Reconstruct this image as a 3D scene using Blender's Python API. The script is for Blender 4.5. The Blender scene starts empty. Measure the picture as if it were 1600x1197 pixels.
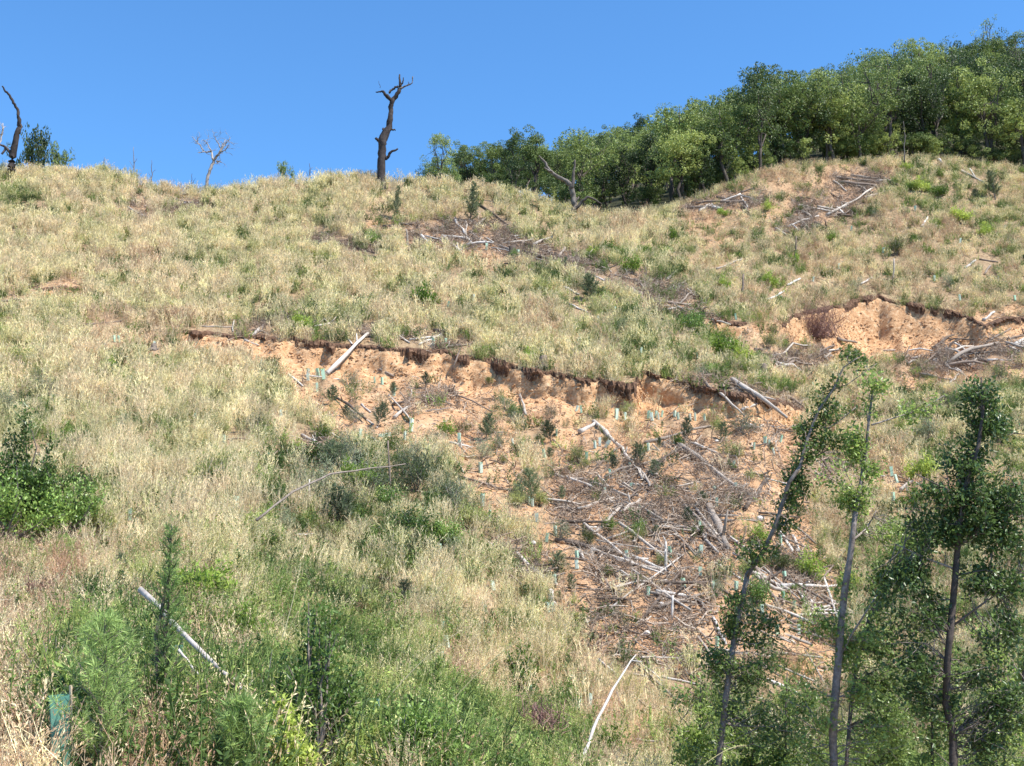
import bpy, math, random
import numpy as np
from mathutils import Vector

# ------------------------------------------------------------------ camera, sky, sun, exposure
sc = bpy.context.scene
C = sc.collection
FPX, CX, CY, PITCH = 1900.0, 800.0, 598.5, math.radians(10.0)
cam_d = bpy.data.cameras.new('camera')
cam = bpy.data.objects.new('camera', cam_d); C.objects.link(cam)
cam_d.sensor_width = 36.0; cam_d.lens = 36.0 * FPX / 1600.0
cam_d.clip_start = 0.1; cam_d.clip_end = 3000
cam.location = (0, 0, 0); cam.rotation_euler = (math.radians(90) + PITCH, 0, 0)
sc.camera = cam

SUN_EL, SUN_AZ = math.radians(56), math.radians(118)     # azimuth clockwise from +Y
W = bpy.data.worlds.new('World'); sc.world = W; W.use_nodes = True
nt = W.node_tree
bg = nt.nodes['Background']
sky = nt.nodes.new('ShaderNodeTexSky'); sky.sky_type = 'NISHITA'; sky.sun_disc = False
sky.sun_elevation = SUN_EL; sky.sun_rotation = SUN_AZ
sky.altitude = 600; sky.air_density = 1.0; sky.dust_density = 0.0; sky.ozone_density = 10.0
hsv = nt.nodes.new('ShaderNodeHueSaturation'); hsv.inputs['Saturation'].default_value = 1.07; hsv.inputs['Hue'].default_value = .495
nt.links.new(sky.outputs[0], hsv.inputs['Color']); nt.links.new(hsv.outputs[0], bg.inputs[0]); bg.inputs[1].default_value = 0.15
sun_d = bpy.data.lights.new('sun', 'SUN'); sun_d.energy = 5.0; sun_d.angle = math.radians(0.53); sun_d.color = (1.0, 0.955, 0.88)
sun = bpy.data.objects.new('sun', sun_d); C.objects.link(sun)
tosun = Vector((math.sin(SUN_AZ) * math.cos(SUN_EL), math.cos(SUN_AZ) * math.cos(SUN_EL), math.sin(SUN_EL)))
sun.rotation_euler = tosun.to_track_quat('Z', 'Y').to_euler()
sc.view_settings.view_transform = 'Standard'; sc.view_settings.look = 'None'
sc.view_settings.exposure = 0.78; sc.view_settings.gamma = 1.0
sc.view_settings.use_curve_mapping = False
sc.cycles.max_bounces = 6; sc.cycles.diffuse_bounces = 3; sc.cycles.transmission_bounces = 4
sc.cycles.transparent_max_bounces = 8

rng = np.random.default_rng(11)
random.seed(11)
R = np.radians

# ------------------------------------------------------------------ projection helpers
CP, SP = math.cos(PITCH), math.sin(PITCH)
def at(x, v, Y):
    """world point seen at photo pixel (x, v) at distance Y ahead"""
    x, v, Y = np.broadcast_arrays(np.asarray(x, float), np.asarray(v, float), np.asarray(Y, float))
    a = (x - CX) / FPX; b = (CY - v) / FPX
    dy = CP - b * SP; dz = SP + b * CP
    s = Y / dy
    return np.stack([a * s, Y, dz * s], -1)
def px_of(P):
    P = np.asarray(P, float)
    f = P[..., 1] * CP + P[..., 2] * SP; u = -P[..., 1] * SP + P[..., 2] * CP
    return CX + FPX * P[..., 0] / f, CY - FPX * u / f

def _h(ix, iy, s):
    n = (ix.astype(np.int64) * 374761393 + iy.astype(np.int64) * 668265263 + s * 1442695041) & 0xffffffff
    n = ((n ^ (n >> 13)) * 1274126177) & 0xffffffff
    return ((n ^ (n >> 16)) & 0xffff) / 65535.0
def vnoise(x, y, s=0):
    x = np.asarray(x, float); y = np.asarray(y, float)
    xi = np.floor(x); yi = np.floor(y); fx = x - xi; fy = y - yi
    fx = fx * fx * (3 - 2 * fx); fy = fy * fy * (3 - 2 * fy)
    a = _h(xi, yi, s); b = _h(xi + 1, yi, s); c = _h(xi, yi + 1, s); d = _h(xi + 1, yi + 1, s)
    return (a * (1 - fx) + b * fx) * (1 - fy) + (c * (1 - fx) + d * fx) * fy
def fbm(x, y, s=0, o=4):
    t = 0; a = 0.5
    for i in range(o):
        t = t + a * vnoise(x * 2 ** i, y * 2 ** i, s + i * 17); a *= 0.5
    return t / (1 - 0.5 ** o)
def sstep(a, b, x):
    t = np.clip((x - a) / (b - a), 0, 1); return t * t * (3 - 2 * t)

# ------------------------------------------------------------------ mesh building
class Geo:
    def __init__(s): s.v = []; s.f = []; s.n = 0
    def add(s, V, F):
        V = np.asarray(V, float).reshape(-1, 3); F = np.asarray(F, int)
        s.v.append(V); s.f.append(F + s.n); s.n += len(V)
    def cards(s, c, d, sd, L, Wd, k=0.45):
        """leaf shaped diamonds"""
        L = np.broadcast_to(np.asarray(L, float), (len(c),))[:, None]; Wd = np.broadcast_to(np.asarray(Wd, float), (len(c),))[:, None]
        n = np.cross(d, sd)
        m = c + d * L * k + n * L * 0.06
        V = np.stack([c, m + sd * Wd / 2, c + d * L, m - sd * Wd / 2], 1)
        i = np.arange(len(c))[:, None] * 4
        s.add(V, i + np.array([[0, 1, 2, 3]]))
    def strips(s, p0, p1, p2, sd, w0, w1):
        V = np.stack([p0 - sd * w0 / 2, p0 + sd * w0 / 2, p1 - sd * w1 / 2, p1 + sd * w1 / 2, p2 - sd * w1 * .15, p2 + sd * w1 * .15], 1)
        i = np.arange(len(p0))[:, None] * 6
        s.add(V, np.concatenate([i + np.array([[0, 1, 3, 2]]), i + np.array([[2, 3, 5, 4]])]))
    def tube(s, pts, rad, n=6, cap=True, rough=0.0):
        pts = np.asarray(pts, float); rad = np.broadcast_to(np.asarray(rad, float), (len(pts),))
        t = np.gradient(pts, axis=0); t /= np.linalg.norm(t, axis=1)[:, None] + 1e-9
        up = np.array([0, 0, 1.0]) if abs(t[:, 2].mean()) < 0.9 else np.array([1.0, 0, 0])
        a = np.cross(t, up); a /= np.linalg.norm(a, axis=1)[:, None] + 1e-9
        b = np.cross(t, a)
        th = np.linspace(0, 2 * np.pi, n, endpoint=False)
        rr = rad[:, None] * (1 + rough * (rng.random((len(pts), n)) - .5))
        V = pts[:, None] + a[:, None] * (np.cos(th)[None, :, None] * rr[..., None]) + b[:, None] * (np.sin(th)[None, :, None] * rr[..., None])
        F = []
        m = len(pts)
        for i in range(m - 1):
            for j in range(n):
                k = (j + 1) % n
                F.append((i * n + j, i * n + k, (i + 1) * n + k, (i + 1) * n + j))
        V = V.reshape(-1, 3)
        if cap:
            V = np.concatenate([V, pts[:1], pts[-1:]])
            for j in range(n):
                k = (j + 1) % n
                F.append((m * n, k, j, j)); F.append((m * n + 1, (m - 1) * n + j, (m - 1) * n + k, (m - 1) * n + k))
        s.add(V, F)
    def mesh(s, name, mat, smooth=False, uv=None):
        V = np.concatenate(s.v); F = np.concatenate(s.f)
        tri = F[:, 2] == F[:, 3]
        me = bpy.data.meshes.new(name)
        me.vertices.add(len(V)); me.vertices.foreach_set('co', V.astype(np.float32).ravel())
        tot = np.where(tri, 3, 4); st = np.concatenate([[0], np.cumsum(tot)[:-1]])
        keep = np.ones(F.shape, bool); keep[tri, 3] = False
        li = F[keep]
        me.loops.add(len(li)); me.loops.foreach_set('vertex_index', li.astype(np.int32))
        me.polygons.add(len(F)); me.polygons.foreach_set('loop_start', st.astype(np.int32))
        me.polygons.foreach_set('use_smooth', np.full(len(F), smooth))
        me.update(calc_edges=True); me.validate()
        if mat: me.materials.append(mat)
        return me

def bent(p, q, k=6, w=.04):
    p = np.asarray(p, float); q = np.asarray(q, float); t = np.linspace(0, 1, k)[:, None]; L = np.linalg.norm(q - p)
    o = rng.normal(size=(k, 3)) * w * L * np.sin(np.pi * t); return p * (1 - t) + q * t + o
def unit(v): return v / (np.linalg.norm(v, axis=-1, keepdims=True) + 1e-9)
def rdir(n): return unit(rng.normal(size=(n, 3)))
def obj(name, me, parent=None, loc=None):
    o = bpy.data.objects.new(name, me); C.objects.link(o)
    if parent: o.parent = parent
    if loc is not None: o.location = loc
    return o
NUM = []        # things whose label ends in their order from the left
def tag(o, label, cat, group=None, x=None):
    o['category'] = cat
    if group: o['group'] = group
    if x is None: o['label'] = label
    else: NUM.append((label, x, o))
    return o

# ------------------------------------------------------------------ materials
def nodes(name):
    m = bpy.data.materials.new(name); m.use_nodes = True
    return m, m.node_tree, m.node_tree.nodes, m.node_tree.links, m.node_tree.nodes['Principled BSDF']
def ramp(N, stops):
    r = N.new('ShaderNodeValToRGB'); e = r.color_ramp.elements
    while len(e) < len(stops): e.new(0.5)
    for q, (p, c) in zip(e, stops): q.position = p; q.color = (*c, 1)
    return r
def mixc(N, L, fac, a, b, mode='MIX'):
    m = N.new('ShaderNodeMix'); m.data_type = 'RGBA'; m.blend_type = mode
    if isinstance(fac, (int, float)): m.inputs[0].default_value = fac
    else: L.new(fac, m.inputs[0])
    for i, c in ((6, a), (7, b)):
        if isinstance(c, tuple): m.inputs[i].default_value = (*c, 1)
        else: L.new(c, m.inputs[i])
    return m.outputs[2]
def foliage_mat(name, stops, transl=0.3, source='tint', bright=(0.7, 1.25), rough=0.55, spec=0.3):
    """colour from a per-plant tint, with every blade or leaf a little lighter or darker"""
    m, T, N, L, P = nodes(name)
    if source == 'tint':
        t = N.new('ShaderNodeAttribute'); t.attribute_type = 'INSTANCER'; t.attribute_name = 'tint'; tv = t.outputs['Fac']
    else:
        t = N.new('ShaderNodeObjectInfo'); tv = t.outputs['Random']
    g = N.new('ShaderNodeNewGeometry')
    ad = N.new('ShaderNodeMath'); ad.operation = 'MULTIPLY_ADD'
    L.new(g.outputs['Random Per Island'], ad.inputs[0]); ad.inputs[1].default_value = 0.24
    sb = N.new('ShaderNodeMath'); sb.operation = 'SUBTRACT'; L.new(tv, sb.inputs[0]); sb.inputs[1].default_value = 0.12
    L.new(sb.outputs[0], ad.inputs[2])
    r = ramp(N, stops); L.new(ad.outputs[0], r.inputs[0])
    mr = N.new('ShaderNodeMapRange'); mr.inputs[3].default_value = bright[0]; mr.inputs[4].default_value = bright[1]
    wn = N.new('ShaderNodeTexWhiteNoise'); wn.noise_dimensions = '1D'; L.new(g.outputs['Random Per Island'], wn.inputs['W'])
    L.new(wn.outputs['Value'], mr.inputs[0])
    oi = N.new('ShaderNodeObjectInfo'); mr2 = N.new('ShaderNodeMapRange'); mr2.inputs[3].default_value = .62; mr2.inputs[4].default_value = 1.25; L.new(oi.outputs['Random'], mr2.inputs[0])
    mu = N.new('ShaderNodeMath'); mu.operation = 'MULTIPLY'; L.new(mr.outputs[0], mu.inputs[0]); L.new(mr2.outputs[0], mu.inputs[1])
    hv = N.new('ShaderNodeHueSaturation'); L.new(r.outputs[0], hv.inputs['Color']); L.new(mu.outputs[0], hv.inputs['Value'])
    L.new(hv.outputs[0], P.inputs['Base Color']); P.inputs['Roughness'].default_value = rough
    P.inputs['Specular IOR Level'].default_value = spec
    tr = N.new('ShaderNodeBsdfTranslucent'); L.new(hv.outputs[0], tr.inputs[0])
    mx = N.new('ShaderNodeMixShader'); mx.inputs[0].default_value = transl
    L.new(P.outputs[0], mx.inputs[1]); L.new(tr.outputs[0], mx.inputs[2])
    L.new(mx.outputs[0], T.nodes['Material Output'].inputs[0])
    return m
def wood_mat(name, stops, scale=3.0, bump=0.4, source='OBJECT'):
    m, T, N, L, P = nodes(name)
    tc = N.new('ShaderNodeTexCoord'); mp = N.new('ShaderNodeMapping'); mp.inputs['Scale'].default_value = (scale, scale, scale)
    L.new(tc.outputs['Object'], mp.inputs[0])
    n = N.new('ShaderNodeTexNoise'); n.inputs['Scale'].default_value = 4; n.inputs['Detail'].default_value = 6; n.inputs['Roughness'].default_value = .7
    L.new(mp.outputs[0], n.inputs[0])
    if source == 'OBJECT':
        t = N.new('ShaderNodeObjectInfo'); tv = t.outputs['Random']
    else:
        t = N.new('ShaderNodeAttribute'); t.attribute_type = 'INSTANCER'; t.attribute_name = 'tint'; tv = t.outputs['Fac']
    a = N.new('ShaderNodeMath'); a.operation = 'MULTIPLY_ADD'; L.new(tv, a.inputs[0]); a.inputs[1].default_value = .55
    b = N.new('ShaderNodeMath'); b.operation = 'MULTIPLY_ADD'; L.new(n.outputs[0], b.inputs[0]); b.inputs[1].default_value = 1.1; b.inputs[2].default_value = -.33
    L.new(b.outputs[0], a.inputs[2])
    r = ramp(N, stops); L.new(a.outputs[0], r.inputs[0]); L.new(r.outputs[0], P.inputs['Base Color'])
    P.inputs['Roughness'].default_value = .85; P.inputs['Specular IOR Level'].default_value = .2
    bp = N.new('ShaderNodeBump'); bp.inputs['Strength'].default_value = bump; bp.inputs['Distance'].default_value = .03
    L.new(n.outputs[0], bp.inputs['Height']); L.new(bp.outputs[0], P.inputs['Normal'])
    return m

def soil_colour(N, L, fine=True):
    g = N.new('ShaderNodeNewGeometry')
    def noise(s, d=5, rg=.6):
        n = N.new('ShaderNodeTexNoise'); n.inputs['Scale'].default_value = s; n.inputs['Detail'].default_value = d; n.inputs['Roughness'].default_value = rg
        L.new(g.outputs['Position'], n.inputs[0]); return n.outputs[0]
    a = noise(.55, 6, .65); b = noise(3.1, 6, .7); c = noise(14, 3, .6)
    r = ramp(N, [(.30, (.26, .13, .062)), (.46, (.40, .228, .12)), (.58, (.50, .315, .18)), (.72, (.60, .43, .285))]); 
    mm = N.new('ShaderNodeMath'); mm.operation = 'MULTIPLY_ADD'; L.new(b, mm.inputs[0]); mm.inputs[1].default_value = .55
    m2 = N.new('ShaderNodeMath'); m2.operation = 'MULTIPLY'; L.new(a, m2.inputs[0]); m2.inputs[1].default_value = .5
    L.new(m2.outputs[0], mm.inputs[2]); L.new(mm.outputs[0], r.inputs[0])
    return r.outputs[0], a, b, c

def ground_mat():
    m, T, N, L, P = nodes('hillside_soil')
    soil, a, b, c = soil_colour(N, L)
    def att(n):
        q = N.new('ShaderNodeAttribute'); q.attribute_name = n; return q.outputs['Fac']
    th = ramp(N, [(.3, (.16, .105, .06)), (.5, (.30, .21, .125)), (.7, (.44, .32, .20))]); L.new(b, th.inputs[0])
    hu = ramp(N, [(.3, (.14, .08, .05)), (.5, (.31, .19, .12)), (.7, (.45, .30, .20))]); L.new(b, hu.inputs[0])
    fc = ramp(N, [(.3, (.34, .17, .08)), (.5, (.52, .30, .155)), (.66, (.66, .46, .28))]); L.new(b, fc.inputs[0])
    x = mixc(N, L, att('bare'), th.outputs[0], soil)
    x = mixc(N, L, att('humus'), x, hu.outputs[0])
    x = mixc(N, L, att('face'), x, fc.outputs[0])
    L.new(x, P.inputs['Base Color']); P.inputs['Roughness'].default_value = .95; P.inputs['Specular IOR Level'].default_value = .1
    bp = N.new('ShaderNodeBump'); bp.inputs['Strength'].default_value = .9; bp.inputs['Distance'].default_value = .12; L.new(b, bp.inputs['Height'])
    b2 = N.new('ShaderNodeBump'); b2.inputs['Strength'].default_value = .7; b2.inputs['Distance'].default_value = .04; L.new(c, b2.inputs['Height'])
    L.new(bp.outputs[0], b2.inputs['Normal']); L.new(b2.outputs[0], P.inputs['Normal'])
    return m
def clod_mat():
    m, T, N, L, P = nodes('soil_clod')
    soil, a, b, c = soil_colour(N, L)
    L.new(soil, P.inputs['Base Color']); P.inputs['Roughness'].default_value = .95; P.inputs['Specular IOR Level'].default_value = .1
    return m
def flat_mat(name, stops, scale=6, rough=.9, bump=.3, spec=.2):
    m, T, N, L, P = nodes(name)
    g = N.new('ShaderNodeTexCoord'); n = N.new('ShaderNodeTexNoise'); n.inputs['Scale'].default_value = scale; n.inputs['Detail'].default_value = 6
    L.new(g.outputs['Object'], n.inputs[0]); r = ramp(N, stops); L.new(n.outputs[0], r.inputs[0]); L.new(r.outputs[0], P.inputs['Base Color'])
    P.inputs['Roughness'].default_value = rough; P.inputs['Specular IOR Level'].default_value = spec
    bp = N.new('ShaderNodeBump'); bp.inputs['Strength'].default_value = bump; bp.inputs['Distance'].default_value = .03
    L.new(n.outputs[0], bp.inputs['Height']); L.new(bp.outputs[0], P.inputs['Normal'])
    return m

M = {}
M['ground'] = ground_mat(); M['clod'] = clod_mat()
STRAW = [(.0, (.42, .42, .16)), (.2, (.67, .61, .29)), (.42, (.91, .80, .455)), (.6, (.91, .75, .465)), (.78, (.70, .51, .33)), (1., (.52, .31, .19))]
M['grass'] = foliage_mat('dry_grass', STRAW, .22, bright=(.66, 1.2), spec=.15, rough=.7)
GREEN = [(.0, (.06, .105, .03)), (.3, (.13, .205, .05)), (.6, (.26, .36, .085)), (.85, (.43, .48, .14)), (1., (.60, .56, .24))]
M['weed'] = foliage_mat('green_weed', GREEN, .35, bright=(.7, 1.3))
M['stick'] = wood_mat('dead_stick', [(.0, (.06, .04, .028)), (.3, (.19, .13, .09)), (.55, (.35, .26, .19)), (.8, (.54, .46, .37)), (1., (.72, .66, .58))], source='INSTANCER')
M['log_grey'] = wood_mat('weathered_log', [(.0, (.08, .06, .048)), (.3, (.23, .185, .15)), (.6, (.42, .36, .30)), (1., (.62, .56, .49))], 3.0)
M['log_white'] = wood_mat('bleached_log', [(.0, (.22, .18, .15)), (.35, (.46, .41, .36)), (1., (.70, .66, .60))], 2.0)
M['log_dark'] = wood_mat('dark_bark_log', [(.0, (.04, .03, .025)), (.4, (.12, .09, .07)), (.8, (.25, .19, .15)), (1., (.36, .29, .23))], 2.0)
M['snag'] = wood_mat('charred_snag_wood', [(.0, (.022, .017, .016)), (.45, (.045, .036, .034)), (.68, (.09, .073, .066)), (.85, (.24, .20, .18)), (1., (.36, .32, .29))], .7)
M['snag_pale'] = wood_mat('pale_snag_wood', [(.0, (.12, .10, .09)), (.5, (.27, .23, .20)), (1., (.5, .46, .42))], .7)
M['snag_grey'] = wood_mat('grey_snag_wood', [(.0, (.05, .04, .035)), (.5, (.12, .1, .085)), (.85, (.24, .21, .18)), (1., (.4, .36, .32))], .7)
M['forest_bark'] = wood_mat('forest_bark', [(.0, (.03, .025, .02)), (.4, (.07, .055, .045)), (.8, (.15, .125, .10)), (1., (.26, .22, .19))], 2.0)
M['slender_bark'] = wood_mat('mottled_bark', [(.0, (.04, .032, .028)), (.4, (.10, .08, .068)), (.6, (.15, .122, .107)), (.8, (.24, .205, .185)), (1., (.36, .32, .30))], 2.2, .9)
M['bark'] = wood_mat('living_bark', [(.0, (.06, .048, .04)), (.4, (.15, .12, .10)), (.7, (.27, .225, .195)), (1., (.46, .40, .36))], 3.0)
M['stone'] = flat_mat('pale_stone', [(.3, (.55, .48, .42)), (.7, (.78, .73, .67))])
M['turf'] = flat_mat('root_mat', [(.3, (.045, .025, .016)), (.5, (.11, .06, .035)), (.7, (.22, .13, .08))], 5, bump=.9)
M['root'] = wood_mat('bare_root', [(.0, (.05, .03, .02)), (.5, (.20, .13, .09)), (1., (.42, .33, .26))], 4)
M['stake'] = flat_mat('guard_stake', [(.3, (.42, .34, .24)), (.7, (.6, .5, .38))])
def guard_mat():
    m, T, N, L, P = nodes('guard_plastic')
    t = N.new('ShaderNodeObjectInfo')
    r = ramp(N, [(0, (.50, .74, .55)), (.5, (.68, .82, .66)), (1, (.84, .90, .80))]); L.new(t.outputs['Random'], r.inputs[0])
    L.new(r.outputs[0], P.inputs['Base Color']); P.inputs['Roughness'].default_value = .45
    tr = N.new('ShaderNodeBsdfTranslucent'); L.new(r.outputs[0], tr.inputs[0])
    mx = N.new('ShaderNodeMixShader'); mx.inputs[0].default_value = .4
    L.new(P.outputs[0], mx.inputs[1]); L.new(tr.outputs[0], mx.inputs[2]); L.new(mx.outputs[0], T.nodes['Material Output'].inputs[0])
    return m
M['guard'] = guard_mat()
def teal_mat():
    m, T, N, L, P_ = nodes('teal_guard_plastic')
    tc = N.new('ShaderNodeTexCoord'); n = N.new('ShaderNodeTexNoise'); n.inputs['Scale'].default_value = 7; n.inputs['Detail'].default_value = 5; L.new(tc.outputs['Object'], n.inputs[0])
    r = ramp(N, [(.3, (.13, .34, .27)), (.6, (.20, .46, .37)), (.75, (.34, .42, .32))]); L.new(n.outputs[0], r.inputs[0]); L.new(r.outputs[0], P_.inputs['Base Color']); P_.inputs['Roughness'].default_value = .45
    tr = N.new('ShaderNodeBsdfTranslucent'); L.new(r.outputs[0], tr.inputs[0]); mx = N.new('ShaderNodeMixShader'); mx.inputs[0].default_value = .45
    L.new(P_.outputs[0], mx.inputs[1]); L.new(tr.outputs[0], mx.inputs[2]); L.new(mx.outputs[0], T.nodes['Material Output'].inputs[0]); return m
M['teal'] = teal_mat()
def leafm(name, stops, tr=.42, b=(.65, 1.3), rough=.5, spec=.35): return foliage_mat(name, stops, tr, 'object', b, rough, spec)
M['forest'] = leafm('forest_leaf', [(0, (0.084, 0.134, 0.045)), (.3, (0.146, 0.207, 0.058)), (.65, (0.213, 0.274, 0.073)), (1, (0.325, 0.370, 0.106))], .32, b=(.55, 1.35))
M['bright'] = leafm('bright_shrub_leaf', [(0, (.17, .28, .045)), (.5, (.27, .39, .065)), (1, (.40, .46, .10))], .45)
M['pine'] = leafm('pine_needle', [(0, (.105, .145, .075)), (.5, (.16, .20, .10)), (1, (.24, .27, .14))], .35)
M['olive'] = leafm('olive_shrub_leaf', [(0, (0.149, 0.184, 0.057)), (.5, (0.241, 0.276, 0.086)), (1, (0.368, 0.380, 0.138))], .42)
M['greygreen'] = leafm('grey_green_leaf', [(0, (.16, .19, .10)), (.5, (.23, .26, .15)), (1, (.34, .36, .22))], .4)
M['broad'] = leafm('broad_shrub_leaf', [(0, (0.102, 0.180, 0.036)), (.5, (0.180, 0.288, 0.060)), (1, (0.312, 0.420, 0.102))], .38, b=(.45, 1.4), rough=.38, spec=.5)
M['treeleaf'] = leafm('slender_tree_leaf', [(0, (0.147, 0.218, 0.065)), (.5, (0.212, 0.295, 0.077)), (1, (0.295, 0.378, 0.100))], .48, b=(.5, 1.4), rough=.38, spec=.5)
M['darkleaf'] = leafm('dark_tree_leaf', [(0, (0.103, 0.172, 0.052)), (.5, (0.149, 0.230, 0.063)), (1, (0.207, 0.299, 0.081))], .42, b=(.5, 1.45), rough=.36, spec=.55)
M['softpine'] = leafm('young_pine_needle', [(0, (0.134, 0.224, 0.067)), (.5, (0.213, 0.325, 0.095)), (1, (0.314, 0.414, 0.134))], .4, b=(.5, 1.4))
M['redtwig'] = wood_mat('reddish_dead_twig', [(.0, (.10, .05, .04)), (.5, (.22, .12, .10)), (1., (.38, .25, .21))], 3)
M['palestem'] = leafm('pale_grass_stem', [(0, (.42, .38, .16)), (.5, (.6, .54, .26)), (1, (.68, .6, .36))], .3)

# ------------------------------------------------------------------ the hillside
sk = np.array([(-700, 250), (-300, 258), (0, 270), (80, 270), (120, 276), (165, 270), (200, 282), (240, 297), (280, 304), (320, 300), (370, 297), (420, 288), (470, 288), (520, 281),
      (570, 281), (640, 288), (700, 293), (780, 299), (830, 309), (870, 326), (920, 337), (960, 342), (1000, 341), (1040, 331), (1080, 316), (1120, 301), (1180, 275),
      (1240, 261), (1300, 258), (1380, 251), (1450, 249), (1520, 257), (1600, 267), (1800, 275), (2300, 275)], float)
KX = np.array([-700, 0, 300, 600, 900, 1150, 1350, 1600, 2300], float)
KV = [  # pixel rows and distances from the near verge up to the crest
 [(1980, 3.5), (1197, 12.5), (1065, 20), (950, 30), (850, 42), (750, 55), (640, 70), (520, 90), (400, 114), (0, 140)],
 [(1980, 3.5), (1197, 12.5), (1065, 20), (950, 30), (850, 42), (750, 55), (640, 70), (520, 90), (400, 114), (0, 140)],
 [(1980, 3.5), (1197, 13), (1080, 20), (970, 30), (860, 43), (755, 57), (640, 71), (520, 91), (400, 116), (0, 140)],
 [(1980, 3.6), (1250, 14), (1140, 25), (1010, 38), (880, 51), (760, 62), (640, 74), (520, 92), (400, 116), (0, 138)],
 [(1900, 4), (1330, 16), (1197, 36), (1050, 48), (900, 57), (760, 67), (640, 77), (540, 90), (430, 110), (0, 134)],
 [(1800, 4.5), (1400, 18), (1220, 38), (1060, 49), (910, 58), (770, 67), (640, 78), (540, 95), (430, 120), (0, 150)],
 [(1800, 4.5), (1420, 18), (1230, 39), (1080, 51), (930, 61), (790, 74), (670, 90), (565, 110), (430, 130), (0, 160)],
 [(1800, 4.5), (1420, 18), (1230, 39), (1080, 52), (930, 63), (790, 76), (670, 92), (565, 110), (430, 130), (0, 162)],
 [(1800, 4.5), (1420, 18), (1230, 39), (1080, 52), (930, 63), (790, 76), (670, 92), (565, 110), (430, 130), (0, 162)]]
KV = np.array(KV, float)
xs = np.arange(-700, 2301, 5.0); NC = len(xs); SUBR = 30; NK = KV.shape[1]
ridge = np.interp(xs, sk[:, 0], sk[:, 1]); 
def xinterp(vals):
    i = np.clip(np.searchsorted(KX, xs, 'right') - 1, 0, len(KX) - 2); t = (xs - KX[i]) / (KX[i + 1] - KX[i]); t = t * t * (3 - 2 * t)
    return vals[i] * (1 - t) + vals[i + 1] * t
kv = np.stack([xinterp(KV[:, k, 0]) for k in range(NK)]); ky = np.stack([xinterp(KV[:, k, 1]) for k in range(NK)])
kv[-1] = ridge
def catmull(K):
    out = []
    n = len(K)
    mt = np.zeros_like(K); mt[1:-1] = (K[2:] - K[:-2]) / 2; mt[0] = K[1] - K[0]; mt[-1] = K[-1] - K[-2]
    dl = K[1:] - K[:-1]
    for i in range(n):      # keep it monotone
        lim = 2.5 * np.minimum(np.abs(dl[max(i - 1, 0)]), np.abs(dl[min(i, n - 2)]))
        mt[i] = np.sign(mt[i]) * np.minimum(np.abs(mt[i]), lim)
    for i in range(n - 1):
        for q in range(SUBR):
            t = q / SUBR
            out.append((2 * t**3 - 3 * t**2 + 1) * K[i] + (t**3 - 2 * t**2 + t) * mt[i] + (-2 * t**3 + 3 * t**2) * K[i + 1] + (t**3 - t**2) * mt[i + 1])
    out.append(K[-1]); return np.stack(out)
V = catmull(kv); Yd = catmull(ky); NR = V.shape[0]
XX = np.broadcast_to(xs, V.shape).copy()

# scarps: (lip polyline, face height in pixels, recovery length)
LIP1 = np.array([(285, 520), (300, 526), (350, 524), (400, 530), (460, 531), (520, 540), (580, 548), (600, 552), (690, 552), (740, 562), (800, 572), (840, 584), (880, 592), (960, 603), (993, 604), (1000, 580), (1070, 598), (1105, 608), (1150, 618), (1200, 626), (1255, 642)], float)
FH1 = np.array([(283, 0), (300, 22), (400, 26), (450, 32), (560, 40), (640, 36), (760, 42), (860, 36), (960, 34), (1000, 52), (1060, 36), (1150, 34), (1230, 24), (1258, 0)], float)
LIP2 = np.array([(1222, 512), (1240, 494), (1290, 484), (1335, 471), (1370, 469), (1420, 480), (1480, 488), (1520, 500), (1540, 512), (1570, 500), (1640, 497), (1700, 500)], float)
FH2 = np.array([(1218, 0), (1235, 30), (1290, 48), (1350, 62), (1450, 52), (1520, 38), (1545, 14), (1600, 14), (1700, 0)], float)
LIP3 = np.array([(1105, 500), (1130, 505), (1150, 509), (1168, 510)], float)
FH3 = np.array([(1102, 0), (1112, 16), (1150, 22), (1170, 0)], float)
LIP4 = np.array([(40, 455), (90, 455), (125, 453)], float)
FH4 = np.array([(40, 0), (80, 9), (128, 0)], float)
FACE = np.zeros_like(V)
LIPS = [(LIP1, FH1, 150, 5), (LIP2, FH2, 90, 6), (LIP3, FH3, 60, 7), (LIP4, FH4, 40, 8)]
def lipv(lip, x, s): return np.interp(x, lip[:, 0], lip[:, 1]) + 9 * (fbm(np.asarray(x) / 24, 0 * np.asarray(x), s) - .5)
gY = -np.gradient(Yd, axis=0) / (np.gradient(V, axis=0) - 1e-6)      # metres per pixel, positive
for lip, fh, dec, s in LIPS:
    lv = lipv(lip, xs, s); h = np.interp(xs, fh[:, 0], fh[:, 1], left=0, right=0) * (.75 + .5 * vnoise(xs / 17, 0 * xs, s + 3))
    on = (xs > lip[0, 0] - 3) & (xs < lip[-1, 0] + 3); h = np.where(on, h, 0)
    dv = V - lv
    gl = np.array([np.interp(lv[c], V[::-1, c], gY[::-1, c]) for c in range(NC)])
    steep = .80
    offm = steep * gl * h
    f = np.clip(dv, 0, h[None]) * steep * gl * (1 - sstep(0, 1, (dv - h) / (dec + 1e-6)))
    Yd = Yd + np.where(h > .5, f, 0)
    FACE = np.maximum(FACE, sstep(-1, 3, dv) * (1 - sstep(0, 1, (dv - h * 1.15) / (h * .5 + 1))) * (h > 3))

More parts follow.
